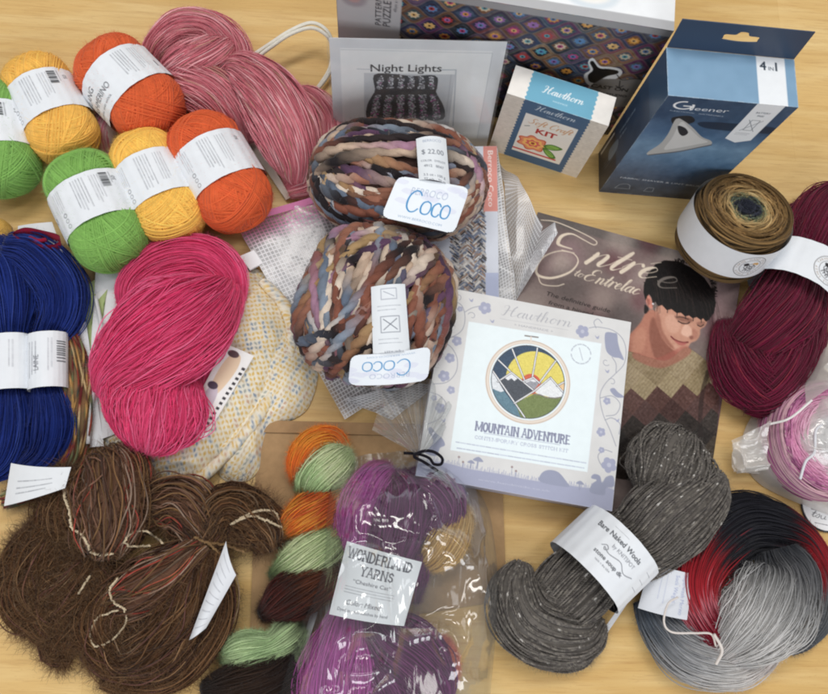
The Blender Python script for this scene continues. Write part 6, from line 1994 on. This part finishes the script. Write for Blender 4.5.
# ---- knitting pattern sheet
S, fn = slip([(404, 148, .021), (497, 146, .021), (499, 306, .015), (404, 306, .015)], .5, (208, 212, 222))
w, h = S.w, S.h
S.rect(w*.55, h*.40, w*.31, h*.50, (150, 150, 152))
g = np.random.default_rng(2)
for k in range(1500):
    x, y = w*g.uniform(.5, .85), h*g.uniform(.38, .94)
    a = (-.9 if int((x/w-.5)*13) % 2 else .9)
    cc = [(214, 210, 204), (176, 172, 168), (98, 110, 134), (60, 58, 62), (150, 122, 104), (194, 190, 188), (120, 128, 146)][g.integers(7)]
    S.stroke([(x-1.6, y-1.6*a), (x+1.6, y+1.6*a)], 1.3, cc)
S.rect(w*.86, h*.80, w*.14, h*.2, (176, 184, 210))
S.rect(w*.85, 0, w*.15, h*.42, (214, 142, 132)); S.text('Berroco Coco', (w*.90, h*.03), 5.0, (246, 236, 232), ang=math.pi/2, fit=h*.36)
A = Acc(); sealed(A, S, fn); tag(A.build('pattern_leaflet', M_PAPER), 'knitting leaflet with a coral tab reading Berroco Coco, under the chunky balls', 'leaflet')

# ---- brown paper bag lying flat
t = thing('paper_bag', 'flat brown kraft paper bag under the clear bag and the orange and green skein', 'paper bag', W(385, 510, 0)*np.array([1, 1, 0]))
kc = lin((168, 136, 98))
A = Acc(); quad_sheet(A, [(257, 420, .0025), (500, 428, .0025), (507, 600, .0025), (250, 640, .0025)], 40, kc, ((.08, .0008, False),), 0); A.build('bag_front', M_KRAFT, t, smooth=True)
A = Acc(); quad_sheet(A, [(257.5, 420.5, .0012), (500, 428.5, .0012), (506.5, 599.5, .0012), (250.5, 639, .0012)], 10, kc, (), 0); A.build('bag_back', M_KRAFT, t)
S, fn = slip([(257, 420, .0045), (420, 424, .0045), (420, 436, .004), (257, 432, .004)], 2, (160, 128, 92)); A = Acc(); sealed(A, S, fn, .0006, (160, 128, 92)); A.build('folded_edge', M_KRAFT, t)

# ---- cord handles of a bag behind
A = Acc(); wc = lin((226, 222, 210))
for k, dd in enumerate((0, 5)):
    line_tube(A, [W(u, v, h) for u, v, h in ((226, 70, .03), (250, 57+dd, .02), (270, 44+dd*.8, .026), (290, 31+dd*.7, .03), (311, 23+dd, .03), (326, 30+dd, .028), (333-dd*.3, 46, .02), (332-dd*.3, 66, .012), (322-dd*.3, 84, .008), (306, 98+dd*.4, .006), (290, 108, .005))], .0018, wc, 120)
tag(A.build('cord_handle', M_YARN), 'white double cord loop on the table behind the pale pink skein', 'cord')

# ---- clear bag round the small skeins
def bagz(x, y, z, s): return z
M_BAG = plastic_mat('crinkled clear film', haze=.022, wr=1.0, wscale=10, rough=.11, gloss=1.1, stretch=(2.2, .55, 1))
t = thing('clear_bag', 'clear plastic bag of small purple skeins, twisted shut with a black tie', 'plastic bag', W(395, 590, 0)*np.array([1, 1, 0]))
A = Acc()
pillow(A, [(416, 449), (392, 452), (354, 458), (328, 486), (320, 560), (302, 616), (278, 680), (266, 730), (300, 760), (400, 765), (478, 745), (492, 670), (497, 600), (495, 545), (484, 500), (454, 466), (428, 453)], .072, base=.0032, p=7, rings=90, seg=240, col=(1, 1, 1), folds=((.045, .009, True), (.02, .005, True), (.03, .004, False)))
A.build('film', M_BAG, t)
# gathered neck fanning out above the tie
M_NECK = plastic_mat('gathered clear film', haze=.13, wr=.8, wscale=24, rough=.08, gloss=1.1)


def gathered(neck, edge, z0, z1, name, parent):
    """film fanning out from the tie"""
    A = Acc(); nU, nV = 150, 40
    us = np.linspace(0, 1, nU); edge = spline([np.array(q, float) for q in edge], nU); neck = np.array(neck, float)
    g = np.random.default_rng(6); ph = g.uniform(0, 6.28, 6)
    V = np.empty((nV, nU, 3))
    for i, v in enumerate(np.linspace(.03, 1, nV)):
        P_ = neck+(edge-neck)*v**1.1
        ruf = (.006*np.sin(us*38+ph[0]+1.2*v)+.004*np.sin(us*67+ph[1]-2*v)+.0025*np.sin(us*111+ph[2]))*min(1, v*1.6)*(1-.3*v)
        hgt = z0+(z1-z0)*v+.012*math.sin(v*3.1)
        V[i] = [W(P_[k][0], P_[k][1], max(.012, hgt+ruf[k])) for k in range(nU)]
    idx = np.arange(nU*nV).reshape(nV, nU)
    A.add(V, np.stack([idx[:-1, :-1], idx[1:, :-1], idx[1:, 1:], idx[:-1, 1:]], -1).reshape(-1, 4), (1, 1, 1))
    A.build(name, M_NECK, parent)


gathered((420, 456), [(372, 430), (380, 404), (384, 386), (396, 376), (410, 384), (426, 378), (442, 386), (452, 402), (448, 424), (440, 442)], .048, .030, 'gathered_neck', t)
A = Acc(); line_tube(A, [W(u, v, h) for u, v, h in ((404, 453, .044), (418, 454, .048), (429, 458, .050), (434, 464, .050), (441, 464, .050), (442, 458, .052), (434, 452, .053), (424, 451, .052), (414, 456, .050), (424, 462, .048), (436, 470, .046), (442, 474, .044))], .0012, lin((30, 28, 34)), 120); A.build('twist_tie', M_YARN, t)
S, fn = slip([(347, 541, .064), (422, 562, .064), (404, 626, .062), (329, 614, .062)], .42, (226, 229, 232), .006)
w, h = S.w, S.h; ink = (70, 70, 78)
slab(S, 'WONDERLAND', (w*.05, h*.20), (w*.90, h*.20), h*.14, ink, w=.15)
slab(S, 'YARNS', (w*.26, h*.40), (w*.70, h*.40), h*.13, ink, w=.15)
S.text('“Cheshire Cat”', (w*.45, h*.52), h*.055, ink, anchor='c', fit=w*.5)
S.lines((w*.12, h*.58), (w*.78, h*.58), 3, h*.04, .7, (110, 110, 118), .8, 3)
S.text('Color: Mixed', (w*.40, h*.82), h*.07, ink, anchor='c', shear=.2); S.text('Dyed in small batches by hand', (w*.42, h*.92), h*.045, (90, 90, 98), anchor='c', fit=w*.66)
A = Acc(); sealed(A, S, fn)
tag(A.build('printed_label', M_PAPER), 'white printed label reading Wonderland Yarns inside the clear bag', 'label')
S, fn = slip([(312, 610, .012), (318, 612, .014), (292, 694, .012), (284, 696, .006)], 1.2, (206, 208, 212))
A = Acc(); sealed(A, S, fn); tag(A.build('card_slip', M_PAPER), 'narrow white card edge standing along the left side of the clear bag', 'card')

# ---- cloudy bag round the lilac cake
M_ORG = plastic_mat('cloudy bag film', haze=.34, wr=.6, wscale=20, rough=.16, gloss=.8, hcol=(.92, .87, .82))
t = thing('gift_bag', 'cloudy white drawstring bag holding the lilac cake, at the right edge', 'bag', W(810, 430, 0)*np.array([1, 1, 0]))
A = Acc()
pillow(A, [(744, 432), (758, 408), (786, 380), (816, 346), (870, 336), (930, 380), (940, 450), (910, 525), (850, 522), (800, 504), (760, 484), (742, 458)], .050, base=.0015, p=3.4, rings=70, seg=200, col=(1, 1, 1), folds=((.05, .006, True), (.022, .005, True)))
A.build('film', M_ORG, t)
A = Acc()
quad_sheet(A, [(733, 440, .022), (772, 420, .040), (764, 470, .020), (734, 474, .010)], 40, (1, 1, 1), ((.012, .005, True), (.02, .004, False)), 0)
quad_sheet(A, [(731, 444, .012), (768, 428, .020), (760, 474, .008), (732, 472, .006)], 30, (1, 1, 1), ((.012, .003, True),), 0)
A.build('gathered_corner', M_ORG, t)
A = Acc(); quad_sheet(A, [(804, 376, .03), (834, 336, .03), (860, 366, .06), (806, 404, .06)], 40, (1, 1, 1), ((.02, .008, True),), 0); A.build('loose_flap', M_ORG, t)
A = Acc(); line_tube(A, [W(u, v, h) for u, v, h in ((770, 424, .047), (790, 418, .058), (812, 400, .066))], .0010, lin((226, 222, 218)), 40); A.build('drawstring', M_YARN, t)

# ---- round swing tag with a black rim
S = Sheet(46, 46, .42, (232, 233, 234)); S.disc((23, 23), 21.8, (28, 28, 32), ring=1.6)
hw_ = (60, 60, 66)
S.pen('tsu', (10, 34), (24, 35), 3.2, hw_, w=(.16, .1), table={**SCRIPT, 'u': (1.0, [[(.05, .9), (.12, .3), (.3, 0), (.6, .3), (.66, .95), (.64, .2), (.95, .2)]])})
S.text('DE', (20, 24), 3.2, hw_); S.lines((10, 28), (26, 29), 1, 2, 1, hw_, .9, 2); S.lines((14, 39), (28, 39), 1, 2, 1, hw_, .9, 3)
c0 = W(826, 506, .0022); ex_ = unit(np.array([1, -.2, 0])); ey_ = np.array([ex_[1], -ex_[0], 0])
A = Acc(); f0 = lambda X, Y: c0+((X-23)/1000)[..., None]*ex_+((Y-23)/1000)[..., None]*ey_
S.lay(A, f0); bad = np.hypot(S.X.ravel()-23, S.Y.ravel()-23) > 22.6; f = A.f[0]; A.f[0] = f[~bad[f].any(1)]
n0 = A.n; S.lay(A, lambda X, Y: f0(X, Y)-np.array([0, 0, .0008]), flip=True); f = A.f[1]; A.f[1] = f[~bad[f-n0].any(1)]
tag(A.build('swing_tag', M_CARD), 'round white handwritten tag with a black rim, below the cloudy bag', 'tag')
